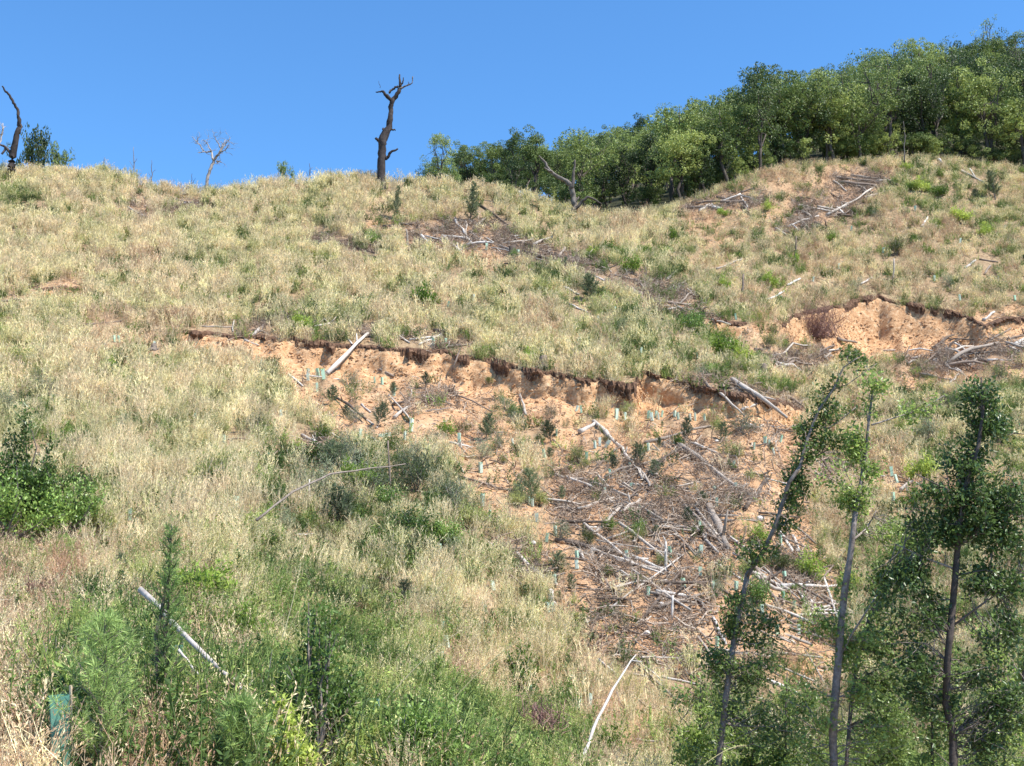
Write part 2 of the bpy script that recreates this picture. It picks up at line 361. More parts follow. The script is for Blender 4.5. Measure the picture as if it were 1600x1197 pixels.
def inpoly(x, y, poly):
    poly = np.asarray(poly, float); ins = np.zeros(x.shape, bool); j = len(poly) - 1
    for i in range(len(poly)):
        xi, yi = poly[i]; xj, yj = poly[j]
        ins ^= ((yi > y) != (yj > y)) & (x < (xj - xi) * (y - yi) / (yj - yi + 1e-9) + xi); j = i
    return ins
JX = XX + 46 * (fbm(XX / 60, V / 60, 21) - .5) + 16 * (vnoise(XX / 9, V / 9, 22) - .5); JV = V + 40 * (fbm(XX / 60, V / 60, 31) - .5) + 14 * (vnoise(XX / 9, V / 9, 32) - .5)
def blur(a, n=2):
    for _ in range(n):
        a = (a + np.roll(a, 1, 0) + np.roll(a, -1, 0) + np.roll(a, 1, 1) + np.roll(a, -1, 1)) / 5
    return a
def zone(*polys):
    z = np.zeros(V.shape, bool)
    for p in polys: z |= inpoly(JX, JV, p)
    return blur(z.astype(float))
BARE = zone([(430, 540), (590, 555), (800, 585), (1000, 600), (1250, 650), (1250, 760), (1300, 900), (1300, 1085), (1160, 1050), (960, 1040), (880, 960), (840, 850), (770, 800), (700, 700), (620, 690), (540, 690), (470, 640), (440, 590)],
            [(720, 700), (850, 720), (860, 830), (790, 830), (740, 770)], [(290, 522), (440, 532), (460, 585), (400, 570), (310, 548)])
BARE = np.maximum(BARE, .55 * zone([(1060, 310), (1180, 280), (1330, 262), (1390, 275), (1340, 330), (1230, 372), (1110, 400), (1060, 370)]))
BARE = np.maximum(BARE, .9 * zone([(1365, 735), (1415, 745), (1430, 810), (1370, 800)], [(1390, 575), (1520, 565), (1600, 575), (1600, 600), (1420, 625)], [(1170, 700), (1260, 690), (1250, 760), (1170, 760)],
                                  [(20, 448), (130, 440), (140, 466), (20, 470)], [(560, 345), (740, 352), (820, 420), (770, 425), (690, 378), (570, 372)], [(1120, 505), (1230, 500), (1230, 545), (1120, 530)], [(1220, 505), (1620, 480), (1620, 552), (1220, 552)]))
BARE = np.maximum(BARE, .5 * zone([(130, 505), (300, 505), (320, 560), (150, 548)], [(20, 840), (110, 850), (100, 930), (0, 960), (0, 880)], [(920, 1100), (1080, 1090), (1090, 1200), (960, 1200)]))
DEB = (.5 + .5 * sstep(.40, .56, fbm(XX / 38, V / 26, 91))) * zone([(860, 735), (990, 740), (1100, 760), (1150, 860), (1120, 940), (1060, 1060), (950, 1050), (900, 960), (930, 880), (860, 860)],
           [(470, 655), (530, 690), (545, 760), (480, 770), (460, 700)], [(640, 350), (760, 350), (860, 385), (980, 425), (1080, 455), (1110, 500), (1060, 500), (960, 455), (840, 410), (740, 385), (640, 390)],
           [(1175, 545), (1300, 545), (1310, 585), (1190, 580)], [(1400, 550), (1600, 530), (1620, 580), (1420, 580)], [(1060, 315), (1200, 300), (1200, 325), (1060, 335)],
           [(1295, 272), (1390, 278), (1380, 300), (1300, 298)], [(1130, 650), (1230, 655), (1225, 690), (1140, 680)], [(1055, 690), (1130, 710), (1190, 790), (1150, 800), (1080, 740)],
           [(635, 612), (710, 612), (715, 640), (640, 640)], [(1210, 830), (1290, 930), (1270, 980), (1200, 880)], [(1270, 700), (1330, 720), (1330, 770), (1270, 750)], [(340, 505), (440, 500), (560, 520), (740, 535), (740, 550), (560, 535), (400, 525)],
           [(180, 320), (320, 310), (320, 345), (220, 350)], [(1240, 300), (1380, 290), (1310, 350), (1220, 370)], [(760, 850), (860, 870), (890, 930), (820, 920)], [(1000, 600), (1120, 590), (1260, 630), (1250, 645), (1100, 612)], [(480, 370), (600, 365), (600, 395), (480, 390)])
GRN = zone([(0, 600), (90, 650), (160, 780), (160, 850), (0, 850)], [(450, 690), (560, 690), (730, 730), (740, 830), (690, 890), (600, 920), (450, 880), (400, 760)], [(110, 960), (250, 870), (430, 880), (560, 920), (640, 1000), (640, 1080), (900, 1140), (920, 1300), (60, 1300)],
           [(1080, 1040), (1620, 1000), (1620, 1300), (1060, 1300)], [(1320, 830), (1620, 780), (1620, 1010), (1320, 1010)])
GRN2 = zone([(840, 400), (1010, 400), (1180, 500), (1200, 560), (1050, 570), (840, 470)], [(1380, 240), (1560, 260), (1560, 360), (1400, 330)], [(1380, 600), (1620, 620), (1620, 760), (1430, 740)], [(900, 520), (1150, 530), (1240, 620), (1000, 580)], [(0, 280), (60, 280), (60, 330), (0, 330)], [(450, 470), (560, 490), (540, 530), (440, 520)])
BARE = np.clip(BARE * (1 - .75 * (fbm(XX / 30, V / 26, 41) > .62)), 0, 1)

P = at(XX, V, Yd)
# natural unevenness of the ground
wx, wy = P[..., 0], P[..., 1]
rough = .10 + .32 * BARE + .22 * DEB
nearf = sstep(6, 25, wy)
P[..., 2] += nearf * (rough * (fbm(wx / 1.7, wy / 1.7, 51) - .5) + .35 * (fbm(wx / 7, wy / 7, 52) - .5) * (1 - sstep(120, 135, wy) * .5)) * (1 - .5 * FACE)
P[..., 1] += FACE * (.9 * (fbm(XX / 40, V / 60, 53, 2) - .5) + .45 * (fbm(XX / 9, V / 9, 54) - .5))
# the crest rolls over to a back slope
back = []
for m in range(1, 17):
    dy = m * 4.0
    q = P[-1].copy(); q[:, 1] += dy; q[:, 0] *= (q[:, 1] / P[-1, :, 1]); q[:, 2] += .12 * dy - .0065 * dy * dy
    back.append(q)
PT = np.concatenate([P, np.stack(back)]); NRT = len(PT)
def gridfaces(nr, nc):
    i = np.arange(nr - 1)[:, None] * nc + np.arange(nc - 1)[None]
    return np.stack([i, i + 1, i + nc + 1, i + nc], -1).reshape(-1, 4)
g = Geo(); g.add(PT.reshape(-1, 3), gridfaces(NRT, NC))
me = g.mesh('ground', M['ground'], True)
for nm, A in (('bare', BARE), ('humus', np.clip(DEB * np.where(V < 600, .9, .42) - .05, 0, 1)), ('face', FACE)):
    at_ = me.attributes.new(nm, 'FLOAT', 'POINT'); full = np.concatenate([A, np.repeat(A[-1:] * 0, 16, 0)])
    at_.data.foreach_set('value', full.astype(np.float32).ravel())
go = obj('ground', me); go['kind'] = 'structure'; go['label'] = 'orange soil hillside under dry grass with slumped scarps'

def ground(x, v):
    c = np.clip((x + 700) / 5.0, 0, NC - 1.001); i = int(c); t = c - i
    p = []
    for k in (i, i + 1):
        r = np.interp(v, V[::-1, k], np.arange(NR - 1, -1, -1)); r = min(r, NR - 1.001); a = int(r); q = r - a
        p.append(P[a, k] * (1 - q) + P[a + 1, k] * q)
    return p[0] * (1 - t) + p[1] * t
def back_ground(x, dy):
    i = int(round((x + 700) / 5.0)); m = dy / 4.0; a = int(m); q = m - a
    A = np.concatenate([P[-1:], np.stack(back)])[:, i]
    return A[a] * (1 - q) + A[a + 1] * q

# turf hanging over the scarps, with roots
def turf(lip, fh, s, label, step=2.0):
    x = np.arange(lip[0, 0], lip[-1, 0], step); h = np.interp(x, fh[:, 0], fh[:, 1])
    v = lipv(lip, x, s)
    pt = np.array([ground(a, b - 1.5) for a, b in zip(x, v)])
    bk = np.array([ground(a, b - 7) for a, b in zip(x, v)])
    e = np.clip(h / 20, .0, 1)
    o = (.12 + 1.5 * np.clip(fbm(x / 26, x * 0, s + 60) - .38, 0, 1) + .34 * (vnoise(x / 5, x * 0, s + 61) - .45)) * e * 1.35
    t = (.32 + 2.6 * np.clip(fbm(x / 30, x * 0 + 4, s + 62) - .4, 0, 1) + .4 * (vnoise(x / 4, x * 0, s + 63) - .4)) * e + .02
    up = .05 + .12 * vnoise(x / 6, x * 0, s + 64)
    z = np.zeros_like(x)
    rows = [bk + np.stack([z, z, z - .03], 1), (pt + bk) / 2 + np.stack([z, z, up], 1), pt + np.stack([z, -o * .6, up * .8], 1), pt + np.stack([z, -o, -t * .3], 1), pt + np.stack([z, -o * .75, -t * .8], 1), pt + np.stack([z, -o * .1 + .1, -t], 1), pt + np.stack([z, z + .5, -t * .6], 1)]
    G = np.stack(rows); G[2:6] += rng.normal(size=(4, len(x), 3)) * .035
    g = Geo(); g.add(G.reshape(-1, 3), gridfaces(len(rows), len(x)))
    c = pt.mean(0)
    g.v = [a - c for a in g.v]
    root = bpy.data.objects.new('turf_overhang', None); C.objects.link(root); root.location = c
    tag(root, label, 'turf edge')
    obj('sod', g.mesh('sod', M['turf']), root)
    g = Geo()
    for k in range(int(len(x) * 2.2)):
        i = rng.integers(0, len(x))
        if h[i] < 10: continue
        p0 = pt[i] + np.array([0, -o[i] * .8, -t[i] * .5]) - c; L = rng.uniform(.2, .9) * min(1, h[i] / 35)
        d = np.array([rng.normal() * .35, -.15, -1]); p1 = p0 + d * L * .5 + rng.normal(size=3) * .06; p2 = p0 + d * L + rng.normal(size=3) * .12
        g.tube([p0, p1, p2], [rng.uniform(.012, .03), .015, .006], 4, False)
    if g.n: r = obj('roots', g.mesh('roots', M['root']), root); r['kind'] = 'stuff'
turf(LIP1, FH1, 5, 'dark root-bound turf edge overhanging the long orange scarp across the hill')
turf(LIP2, FH2, 6, 'dark turf edge along the top of the pale orange cutting beyond the gully')
turf(LIP3, FH3, 7, 'short dark turf edge over the small orange slip beside the pale cutting')
turf(LIP4, FH4, 8, 'thin turf edge over a small orange scrape high in the pale grass')

# ------------------------------------------------------------------ the wooded hill behind
tp = np.array([(-700, 420), (500, 420), (640, 380), (680, 352), (780, 315), (880, 312), (980, 275), (1100, 255), (1200, 240), (1240, 215), (1340, 185), (1400, 165), (1540, 132), (1600, 130), (1750, 120), (2300, 110)], float)
def hill_pt(x, s):
    """s = 0 behind the grass crest, 1 at the top of the wood"""
    rv = np.interp(x, sk[:, 0], sk[:, 1]); Yr = np.interp(x, xs, P[-1, :, 1]); tv = np.interp(x, tp[:, 0], tp[:, 1])
    v0 = rv + 6; Y = (Yr + 4) * (1 - s) + 255 * s
    return at(x, v0 * (1 - s) + tv * s, Y)
hx = np.arange(300, 2301, 20.0); hs = np.linspace(0, 1, 24)
HG = np.stack([hill_pt(hx, s) for s in hs])
ext = []
for m in range(1, 8):
    q = HG[-1].copy(); q[:, 1] += m * 25; q[:, 0] *= q[:, 1] / 255; q[:, 2] -= .02 * (m * 25) ** 1.25; ext.append(q)
HG = np.concatenate([HG, np.stack(ext)])
HG[..., 2] += 1.2 * (fbm(HG[..., 0] / 15, HG[..., 1] / 15, 71) - .5)
g = Geo(); g.add(HG.reshape(-1, 3), gridfaces(len(HG), len(hx)))
M['forest_floor'] = flat_mat('forest_floor', [(.3, (.025, .028, .014)), (.5, (.05, .052, .024)), (.7, (.10, .09, .05))], .5)
ho = obj('hill', g.mesh('hill', M['forest_floor'], True)); ho['kind'] = 'structure'; ho['label'] = 'wooded hill rising behind the cleared slope'

# ------------------------------------------------------------------ plant meshes
def grass_clump(n=26, h=(.55, 1.05), spread=.28, w=.012, heads=9, hl=.07, hw=.014, mat='grass', basal=14):
    g = Geo()
    b = rng.normal(size=(n, 3)) * [spread * .6, spread * .6, 0]
    H = rng.uniform(*h, n)[:, None]
    ln = rng.normal(size=(n, 3)) * [.16, .16, 0] + b * .5; ln[:, 2] = 1
    p1 = b + unit(ln) * H * .55; p2 = b + unit(ln + rng.normal(size=(n, 3)) * [.18, .18, 0]) * H
    a = rng.uniform(0, np.pi, n); sd = np.stack([np.cos(a), np.sin(a), a * 0], 1)
    g.strips(b, p1, p2, sd, w, w * .7)
    k = n * heads
    i = np.repeat(np.arange(n), heads); t = rng.uniform(.25, 1.0, k)[:, None]
    c = p1[i] * (1 - t) + p2[i] * t
    d = unit(unit(p2 - p1)[i] + rng.normal(size=(k, 3)) * .38)
    g.cards(c, d, unit(np.cross(d, rdir(k))), rng.uniform(.5, 1.3, k) * hl, hw)
    m = basal
    if m:
        c = rng.normal(size=(m, 3)) * [spread * .7, spread * .7, 0]; d = unit(np.concatenate([rng.normal(size=(m, 2)) * .7, rng.uniform(.3, 1, (m, 1))], 1))
        L = rng.uniform(.2, .45, m)[:, None]; q = c + d * L * .55
        a = rng.uniform(0, np.pi, m); sd = np.stack([np.cos(a), np.sin(a), a * 0], 1)
        g.strips(c, q, q + unit(d * [1, 1, .1]) * L * .5, sd, w * 1.6, w * 1.2)
    return g.mesh('clump', M[mat])
def forb(n=7, h=(.35, .8), leaf=.07, lw=.03, per=22, spread=.2, mat='weed', narrow=False):
    g = Geo()
    b = rng.normal(size=(n, 3)) * [spread, spread, 0]; H = rng.uniform(*h, n)
    for i in range(n):
        l = unit(np.array([rng.normal() * .25 + b[i, 0], rng.normal() * .25 + b[i, 1], 1.0]))
        tip = b[i] + l * H[i]
        g.tube([b[i], (b[i] + tip) / 2 + rng.normal(size=3) * .03, tip], [.007, .006, .003], 3, False)
        t = rng.uniform(.12, 1.02, per)[:, None]
        c = b[i] * (1 - t) + tip * t
        d = unit(rng.normal(size=(per, 3)) * [1, 1, .5] + [0, 0, .5])
        s = unit(np.cross(d, unit(rng.normal(size=(per, 3)) * .5 + [0, 0, 1])))
        g.cards(c, d, s, rng.uniform(.6, 1.3, per) * leaf, rng.uniform(.7, 1.2, per) * lw)
    return g.mesh('forb', M[mat])
def stick_mesh(L=1.0, r=.03, n=5, bend=.05, twigs=0):
    g = Geo(); k = 5
    t = np.linspace(-.5, .5, k); p = np.stack([t * L, rng.normal(size=k) * bend * L, rng.normal(size=k) * bend * .5 * L], 1)
    g.tube(p, np.linspace(r, r * rng.uniform(.4, .8), k), n, True, .2)
    for _ in range(twigs):
        q = p[rng.integers(1, k)]; d = unit(np.array([rng.uniform(.2, 1), rng.normal(), rng.normal() * .5])); l = L * rng.uniform(.15, .4)
        g.tube([q, q + d * l * .5 + rng.normal(size=3) * .02, q + d * l], [r * .5, r * .4, r * .2], 3, False)
    return g.mesh('stick', M['stick'])
def clod_mesh():
    bm_v = []; g = Geo()
    n, m = 6, 4
    th = np.linspace(0, 2 * np.pi, n, endpoint=False); ph = np.linspace(.0, np.pi, m + 1)
    Vv = np.array([[math.sin(p) * math.cos(t), math.sin(p) * math.sin(t), math.cos(p) * .7] for p in ph for t in th]) * (1 + .45 * (rng.random((n * (m + 1), 1)) - .5))
    F = [(i * n + j, i * n + (j + 1) % n, (i + 1) * n + (j + 1) % n, (i + 1) * n + j) for i in range(m) for j in range(n)]
    g.add(Vv * .5, F); return g.mesh('clod', M['clod'])

# ------------------------------------------------------------------ scattering over the hillside
cellA = .5 * np.linalg.norm(np.cross(P[1:, 1:] - P[:-1, :-1], P[1:, :-1] - P[:-1, 1:]), axis=-1)
cv = .25 * (V[1:, 1:] + V[:-1, :-1] + V[1:, :-1] + V[:-1, 1:]); cx = .25 * (XX[1:, 1:] + XX[:-1, :-1] + XX[1:, :-1] + XX[:-1, 1:])
def cellavg(A): return .25 * (A[1:, 1:] + A[:-1, :-1] + A[1:, :-1] + A[:-1, 1:])
cB, cD, cG, cG2, cF = map(cellavg, (BARE, DEB, GRN, GRN2, FACE))
cYd = cellavg(P[..., 1])
frame = ((cx > -40) & (cx < 1640) & (cv < 1260)).astype(float) + .35 * (((cx > -330) & (cx < 1930) & (cv < 1400)) & ~((cx > -40) & (cx < 1640) & (cv < 1260)))
frame *= (cYd > 9)
# what lies and stands on the slope, by the photo pixel of its foot; the grass leaves room for it
LOGS = [
 (511, 586, 575, 523, 7, 'white', 'long bleached log propped up across the scarp, upper end on the turf'), (476, 588, 530, 594, 4, 'white'), (451, 587, 473, 605, 4, 'white'), (542, 639, 589, 669, 4.5, 'grey'), (565, 632, 579, 646, 4, 'white'),
 (572, 680, 596, 695, 4.5, 'white'), (616, 656, 640, 639, 6, 'grey'), (611, 634, 638, 631, 5, 'dark'), (481, 684, 530, 718, 6, 'grey'), (472, 678, 511, 706, 5, 'grey'), (495, 726, 515, 715, 4.5, 'white'), (530, 722, 545, 716, 4.5, 'white'),
 (702, 691, 737, 700, 4, 'white'), (704, 703, 724, 740, 4, 'grey'), (717, 747, 805, 769, 4.5, 'dark'), (805, 771, 910, 789, 4.5, 'grey'), (838, 777, 900, 798, 4, 'dark'), (454, 836, 498, 837, 3.5, 'white'),
 (1007, 696, 1111, 667, 5.5, 'grey', 'pale pole lying slantwise behind the pine seedlings below the scarp'), (1062, 699, 1171, 777, 8, 'grey', 'long grey log slanting down to meet a crossing brown log'),
 (1056, 688, 1120, 710, 5, 'grey'), (850, 779, 908, 789, 4, 'grey'), (869, 789, 902, 802, 5, 'dark'), (927, 839, 979, 782, 6, 'grey'), (912, 829, 932, 827, 4, 'white'), (970, 802, 1000, 783, 7, 'grey'),
 (1067, 794, 1118, 839, 6, 'grey'), (1107, 798, 1137, 861, 13, 'grey', 'thickest grey-brown log lying end-on in the brush tangle'), (1100, 817, 1130, 855, 6, 'white'), (935, 742, 951, 760, 4, 'white'), (1090, 781, 1101, 770, 4, 'white'),
 (1144, 595, 1230, 656, 8, 'white', 'long bleached trunk leaning over the right end of the scarp'), (1093, 585, 1114, 612, 6, 'grey'), (1124, 615, 1164, 653, 5, 'grey'), (1222, 615, 1256, 636, 5, 'dark'), (1165, 630, 1240, 634, 4, 'dark'), (1150, 600, 1210, 620, 4, 'dark'),
 (1164, 801, 1200, 749, 8, 'dark', 'brown log crossing the lower end of a long grey log'), (962, 878, 1080, 903, 6, 'grey', 'long pale-edged pole spanning the middle of the brush tangle'), (867, 848, 975, 868, 8, 'dark', 'dark root-ended log in the brush tangle'), (880, 876, 918, 880, 5, 'dark'), (905, 862, 914, 880, 5, 'white'),
 (1215, 881, 1276, 962, 6, 'grey'), (1249, 918, 1279, 956, 4.5, 'white'), (1218, 834, 1242, 871, 7, 'white'), (1239, 838, 1249, 862, 5, 'white'), (1114, 969, 1134, 1006, 6, 'white'), (1087, 932, 1107, 962, 5, 'dark'),
 (935, 1033, 965, 1057, 5, 'white'), (990, 1055, 1022, 1062, 4.5, 'grey'), (1033, 1057, 1094, 1070, 4, 'white'), (999, 1026, 1023, 1053, 6, 'dark'), (1198, 1067, 1262, 1094, 6.5, 'white', 'bleached log between two slender trunks low on the slope'), (1176, 1091, 1195, 1094, 5, 'white'),
 (803, 870, 850, 908, 8, 'white', 'broad split pale log at the left edge of the bare slip'), (763, 853, 818, 898, 5, 'grey'), (749, 321, 793, 353, 4, 'dark', 'straight dark pole beside the narrow conifer near the crest'), (711, 343, 736, 379, 5, 'white'), (867, 397, 935, 428, 4, 'dark'), (900, 420, 945, 440, 4.5, 'white'),
 (1230, 354, 1279, 339, 4, 'white'), (1316, 327, 1364, 294, 4, 'grey'), (1308, 325, 1322, 338, 4, 'white'), (1502, 268, 1539, 287, 4, 'grey'), (1515, 265, 1524, 278, 3, 'white'), (1465, 245, 1472, 256, 4, 'white'), (1306, 279, 1375, 286, 4, 'grey'), (1310, 286, 1370, 291, 5, 'dark'), (1330, 275, 1378, 281, 4, 'grey'),
 (1087, 320, 1160, 316, 4.5, 'dark'), (1075, 327, 1130, 324, 4, 'grey'), (1120, 310, 1172, 318, 4, 'dark'), (1158, 310, 1168, 325, 3.5, 'white'), (1424, 562, 1495, 537, 5, 'grey'), (1458, 565, 1522, 542, 5, 'grey'), (1480, 572, 1560, 538, 6, 'grey'), (1500, 560, 1600, 525, 6, 'dark'), (1380, 549, 1458, 549, 3, 'white', 'straight white pole lying at the foot of the pale cutting'),
 (1543, 564, 1590, 564, 4, 'white'), (1530, 552, 1600, 541, 5, 'grey'), (1470, 575, 1540, 570, 5, 'dark'), (1586, 540, 1602, 530, 6, 'white'), (1537, 501, 1554, 489, 5, 'white'), (1212, 562, 1239, 555, 4, 'white'), (1180, 547, 1230, 552, 6, 'dark'), (1225, 575, 1280, 569, 5, 'dark'), (1280, 548, 1294, 565, 5, 'grey'), (1060, 461, 1089, 461, 3.5, 'white'),
 (0, 473, 42, 470, 4, 'dark'), (312, 511, 364, 511, 3, 'grey'), (393, 526, 412, 509, 6, 'white', 'bleached crooked stub poking from the turf at the left end of the scarp'), (364, 518, 366, 500, 3.5, 'grey'), (123, 511, 189, 504, 3, 'dark'), (287, 320, 310, 318, 4, 'white'), (200, 326, 240, 345, 3.5, 'white'), (270, 312, 300, 322, 4, 'dark'),
 (480, 384, 545, 376, 4.5, 'dark'), (500, 378, 550, 386, 4, 'grey'), (655, 376, 740, 372, 4, 'grey'), (690, 370, 760, 377, 4.5, 'white'), (780, 385, 850, 410, 5, 'grey'), (800, 375, 870, 402, 4, 'dark'), (830, 398, 900, 425, 5, 'dark'), (945, 440, 1010, 462, 5, 'dark'), (960, 430, 1040, 450, 4, 'grey'), (1010, 470, 1080, 480, 5, 'dark'), (880, 450, 905, 462, 4, 'white'), (890, 478, 918, 492, 4, 'white'),
 (640, 533, 690, 528, 4, 'white'), (655, 540, 690, 524, 4, 'white'), (700, 545, 735, 540, 5, 'grey'), (560, 520, 580, 528, 4, 'grey'), (706, 582, 719, 548, 3.5, 'dark'), (620, 526, 640, 538, 4, 'white'),
 (906, 680, 930, 666, 9, 'grey', 'stubby cut grey log butt resting by the crossing pole'), (1160, 668, 1215, 676, 6, 'grey'), (1165, 662, 1210, 668, 4, 'white'), (1275, 742, 1310, 755, 5, 'grey'), (1040, 860, 990, 800, 4, 'grey'), (1270, 715, 1300, 740, 4.5, 'white'),
 (1200, 470, 1225, 456, 4, 'white'), (1230, 446, 1250, 436, 4, 'white'), (1345, 446, 1362, 436, 4, 'white'), (1508, 420, 1524, 408, 4, 'white'), (1538, 430, 1548, 416, 4, 'grey'), (1530, 406, 1560, 410, 3, 'dark'), (1120, 420, 1160, 405, 3.5, 'grey'), (1440, 355, 1450, 340, 4, 'white'),
]
GL = [(481, 595, 20), (498, 590, 16), (506, 593, 17), (496, 612, 14), (585, 599, 10), (597, 601, 12), (562, 683, 14), (632, 686, 14), (615, 619, 14), (718, 693, 17), (802, 698, 12), (869, 680, 11), (937, 698, 14), (751, 737, 17), (851, 713, 14), (753, 791, 19), (765, 811, 13), (827, 788, 10), (839, 818, 14), (868, 838, 16), (900, 643, 10),
 (963, 656, 18), (977, 657, 13), (1013, 654, 13), (1019, 657, 14), (1024, 652, 11), (1029, 655, 11), (1034, 651, 11), (1054, 651, 10), (1060, 654, 11), (1079, 657, 11), (1086, 657, 13), (1101, 656, 11), (955, 743, 10), (1120, 793, 14), (1117, 770, 12), (1148, 764, 10), (1094, 828, 12), (854, 848, 15), (1048, 872, 17), (1095, 867, 13), (1094, 900, 15), (902, 895, 14), (1069, 916, 16), (1120, 1006, 12),
 (1220, 853, 14), (1213, 880, 14), (1227, 910, 12), (827, 1092, 18), (921, 1105, 14), (901, 1114, 13), (631, 932, 20), (690, 990, 17), (690, 1040, 18), (759, 957, 12), (630, 998, 10), (686, 866, 14), (712, 902, 15), (771, 923, 12), (699, 1012, 12), (1195, 693, 13), (1219, 692, 12), (1210, 712, 13), (1178, 702, 11), (1394, 745, 16), (1402, 756, 14), (1397, 783, 14), (1419, 772, 12), (1357, 734, 12),
 (1002, 551, 11), (677, 541, 13), (696, 539, 10), (118, 588, 13), (98, 579, 10), (179, 537, 12), (186, 537, 11), (82, 632, 17), (202, 602, 15), (233, 581, 12), (305, 656, 12), (203, 815, 18), (368, 795, 20), (408, 571, 10), (241, 546, 12), (660, 395, 11), (760, 390, 12), (810, 400, 11), (905, 530, 10), (935, 505, 11), (960, 490, 10), (740, 470, 11), (860, 520, 10), (1090, 560, 10), (700, 480, 9), (580, 470, 10), (1262, 700, 12), (1240, 955, 12), (1150, 960, 12),
 (1310, 420, 9), (1380, 395, 9), (1430, 330, 9), (1500, 380, 9), (1460, 440, 9), (1560, 440, 9), (1270, 440, 9), (1330, 360, 8), (1570, 360, 9), (1150, 500, 10), (1222, 470, 9), (1500, 470, 10), (1586, 470, 9), (1060, 560, 10), (440, 650, 12), (350, 690, 12), (420, 720, 14)]
SL = [(660, 482, 42, 'bright', 1.1, 'rounded bright green bush alone in the pale grass above the scarp'), (985, 428, 34, 'bright', 1.1), (925, 472, 46, 'pine', 1.0, 'dark full young pine below the brush line on the spur'), (950, 398, 26, 'bright'), (1130, 562, 42, 'bright', 1.1, 'broad yellow-green bush above the right end of the scarp'), (1162, 566, 36, 'bright'), (1080, 522, 48, 'broad', .8), (850, 462, 42, 'olive'), (825, 566, 26, 'bright'),
 (735, 348, 66, 'conifer', 1.0, 'narrow dark conifer beside the straight dark pole near the crest'), (618, 342, 56, 'conifer', .6, 'thin upright conifer on the crest beside the tall charred trunk'), (1260, 905, 45, 'bright', 1.0, 'bright lime green round bush on bare soil between two trunks'), (330, 772, 74, 'olive', 1.0), (245, 672, 40, 'olive'), (30, 578, 44, 'olive'), (470, 520, 36, 'bright'), (400, 500, 24, 'grey'), (15, 318, 24, 'olive'), (1556, 312, 48, 'conifer', 1.1, 'dark young pine on the hill under the wood edge'), (1522, 314, 20, 'pine'), (1240, 415, 24, 'bright'), (1400, 400, 36, 'olive'),
 (515, 636, 30, 'pine'), (590, 668, 40, 'pine'), (613, 621, 24, 'pine'), (665, 609, 26, 'pine'), (697, 679, 26, 'bright'), (760, 690, 42, 'pine'), (753, 712, 34, 'grey'), (832, 784, 52, 'pine'), (815, 786, 42, 'grey'), (905, 726, 36, 'olive'), (960, 738, 26, 'pine'), (1002, 733, 38, 'pine'), (1030, 750, 32, 'pine'), (1072, 690, 36, 'pine'), (1030, 706, 20, 'pine'), (1129, 690, 30, 'pine'), (1186, 850, 32, 'bright'), (870, 902, 40, 'pine'), (895, 926, 28, 'pine'), (897, 946, 18, 'bright'), (950, 902, 22, 'olive'), (1002, 832, 26, 'broad'), (1075, 826, 28, 'pine'), (1158, 676, 40, 'grey', 1.3), (985, 650, 32, 'olive'), (860, 690, 34, 'pine'), (805, 662, 26, 'grey'), (862, 655, 24, 'grey'), (545, 605, 28, 'grey'), (790, 640, 26, 'grey'),
 (565, 775, 62, 'bright', .8, 'bright green shrub at the left of the charred upright pole'), (650, 770, 64, 'grey', 1.2), (705, 800, 56, 'grey', 1.1), (640, 845, 60, 'broad', 1.0), (700, 856, 48, 'broad', 1.0), (600, 905, 60, 'olive', 1.0), (540, 735, 40, 'grey'), (470, 770, 44, 'grey'), (440, 830, 40, 'grey'), (520, 850, 40, 'olive'), (740, 830, 40, 'olive'), (765, 600, 20, 'olive'), (885, 1115, 54, 'broad', .9, 'dark round shrub beside the leaning white sapling'), (815, 1082, 66, 'bright', .9, 'yellow-green shrub over a tree guard near the lower edge'), (780, 700, 30, 'grey'),
 (95, 842, 120, 'leafy', .9, 'dark leafy shrub at the right flank of the large bush'), (10, 850, 130, 'leafy', 1.1, 'low leafy shrub at the left edge under the large bush'), (150, 838, 70, 'olive', 1.0, 'olive shrub trailing right of the large bush'), (75, 620, 34, 'grey'), (15, 650, 44, 'grey'), (60, 600, 30, 'grey'), (400, 680, 40, 'grey'), (420, 640, 34, 'olive'), (410, 600, 32, 'grey'), (360, 740, 40, 'olive'), (10, 600, 26, 'grey'), (150, 560, 26, 'grey'), (170, 590, 24, 'grey'), (500, 395, 18, 'grey'), (580, 382, 26, 'broad'), (905, 385, 16, 'broad'), (1050, 380, 26, 'bright'), (1010, 400, 22, 'bright'), (1075, 400, 24, 'olive'), (1130, 455, 26, 'bright'), (1200, 450, 28, 'bright'), (1220, 480, 24, 'bright'), (1040, 500, 26, 'olive'), (970, 520, 26, 'grey'), (900, 560, 26, 'olive'), (1095, 590, 26, 'grey'), (1200, 545, 30, 'olive'),
 (1180, 940, 50, 'broad', .9), (1170, 900, 30, 'olive'), (1430, 800, 40, 'bright'), (1440, 760, 50, 'bright', .9), (1330, 880, 34, 'olive'), (1450, 690, 40, 'grey'), (1560, 690, 44, 'olive'), (1480, 640, 34, 'grey'), (1560, 600, 30, 'grey'), (1420, 660, 30, 'grey'), (1310, 460, 20, 'grey'), (1340, 455, 24, 'grey'), (1450, 400, 22, 'bright'), (1500, 350, 30, 'bright'), (1470, 310, 28, 'bright'), (1440, 300, 26, 'bright'), (1415, 270, 20, 'bright'), (1580, 400, 26, 'olive'), (1540, 370, 26, 'bright'), (1370, 340, 18, 'grey'), (1200, 330, 20, 'bright'), (1130, 340, 18, 'bright'), (1250, 330, 16, 'olive'), (1300, 380, 20, 'bright'), (1360, 420, 22, 'olive'), (1480, 450, 24, 'grey'), (1260, 590, 22, 'grey')]
for k in range(24):
    u_, w_ = rng.uniform(0, 1, 2); GL.append((int(820 + 430 * u_), int(650 + 330 * w_ + 40 * (u_ - .5)), 12))
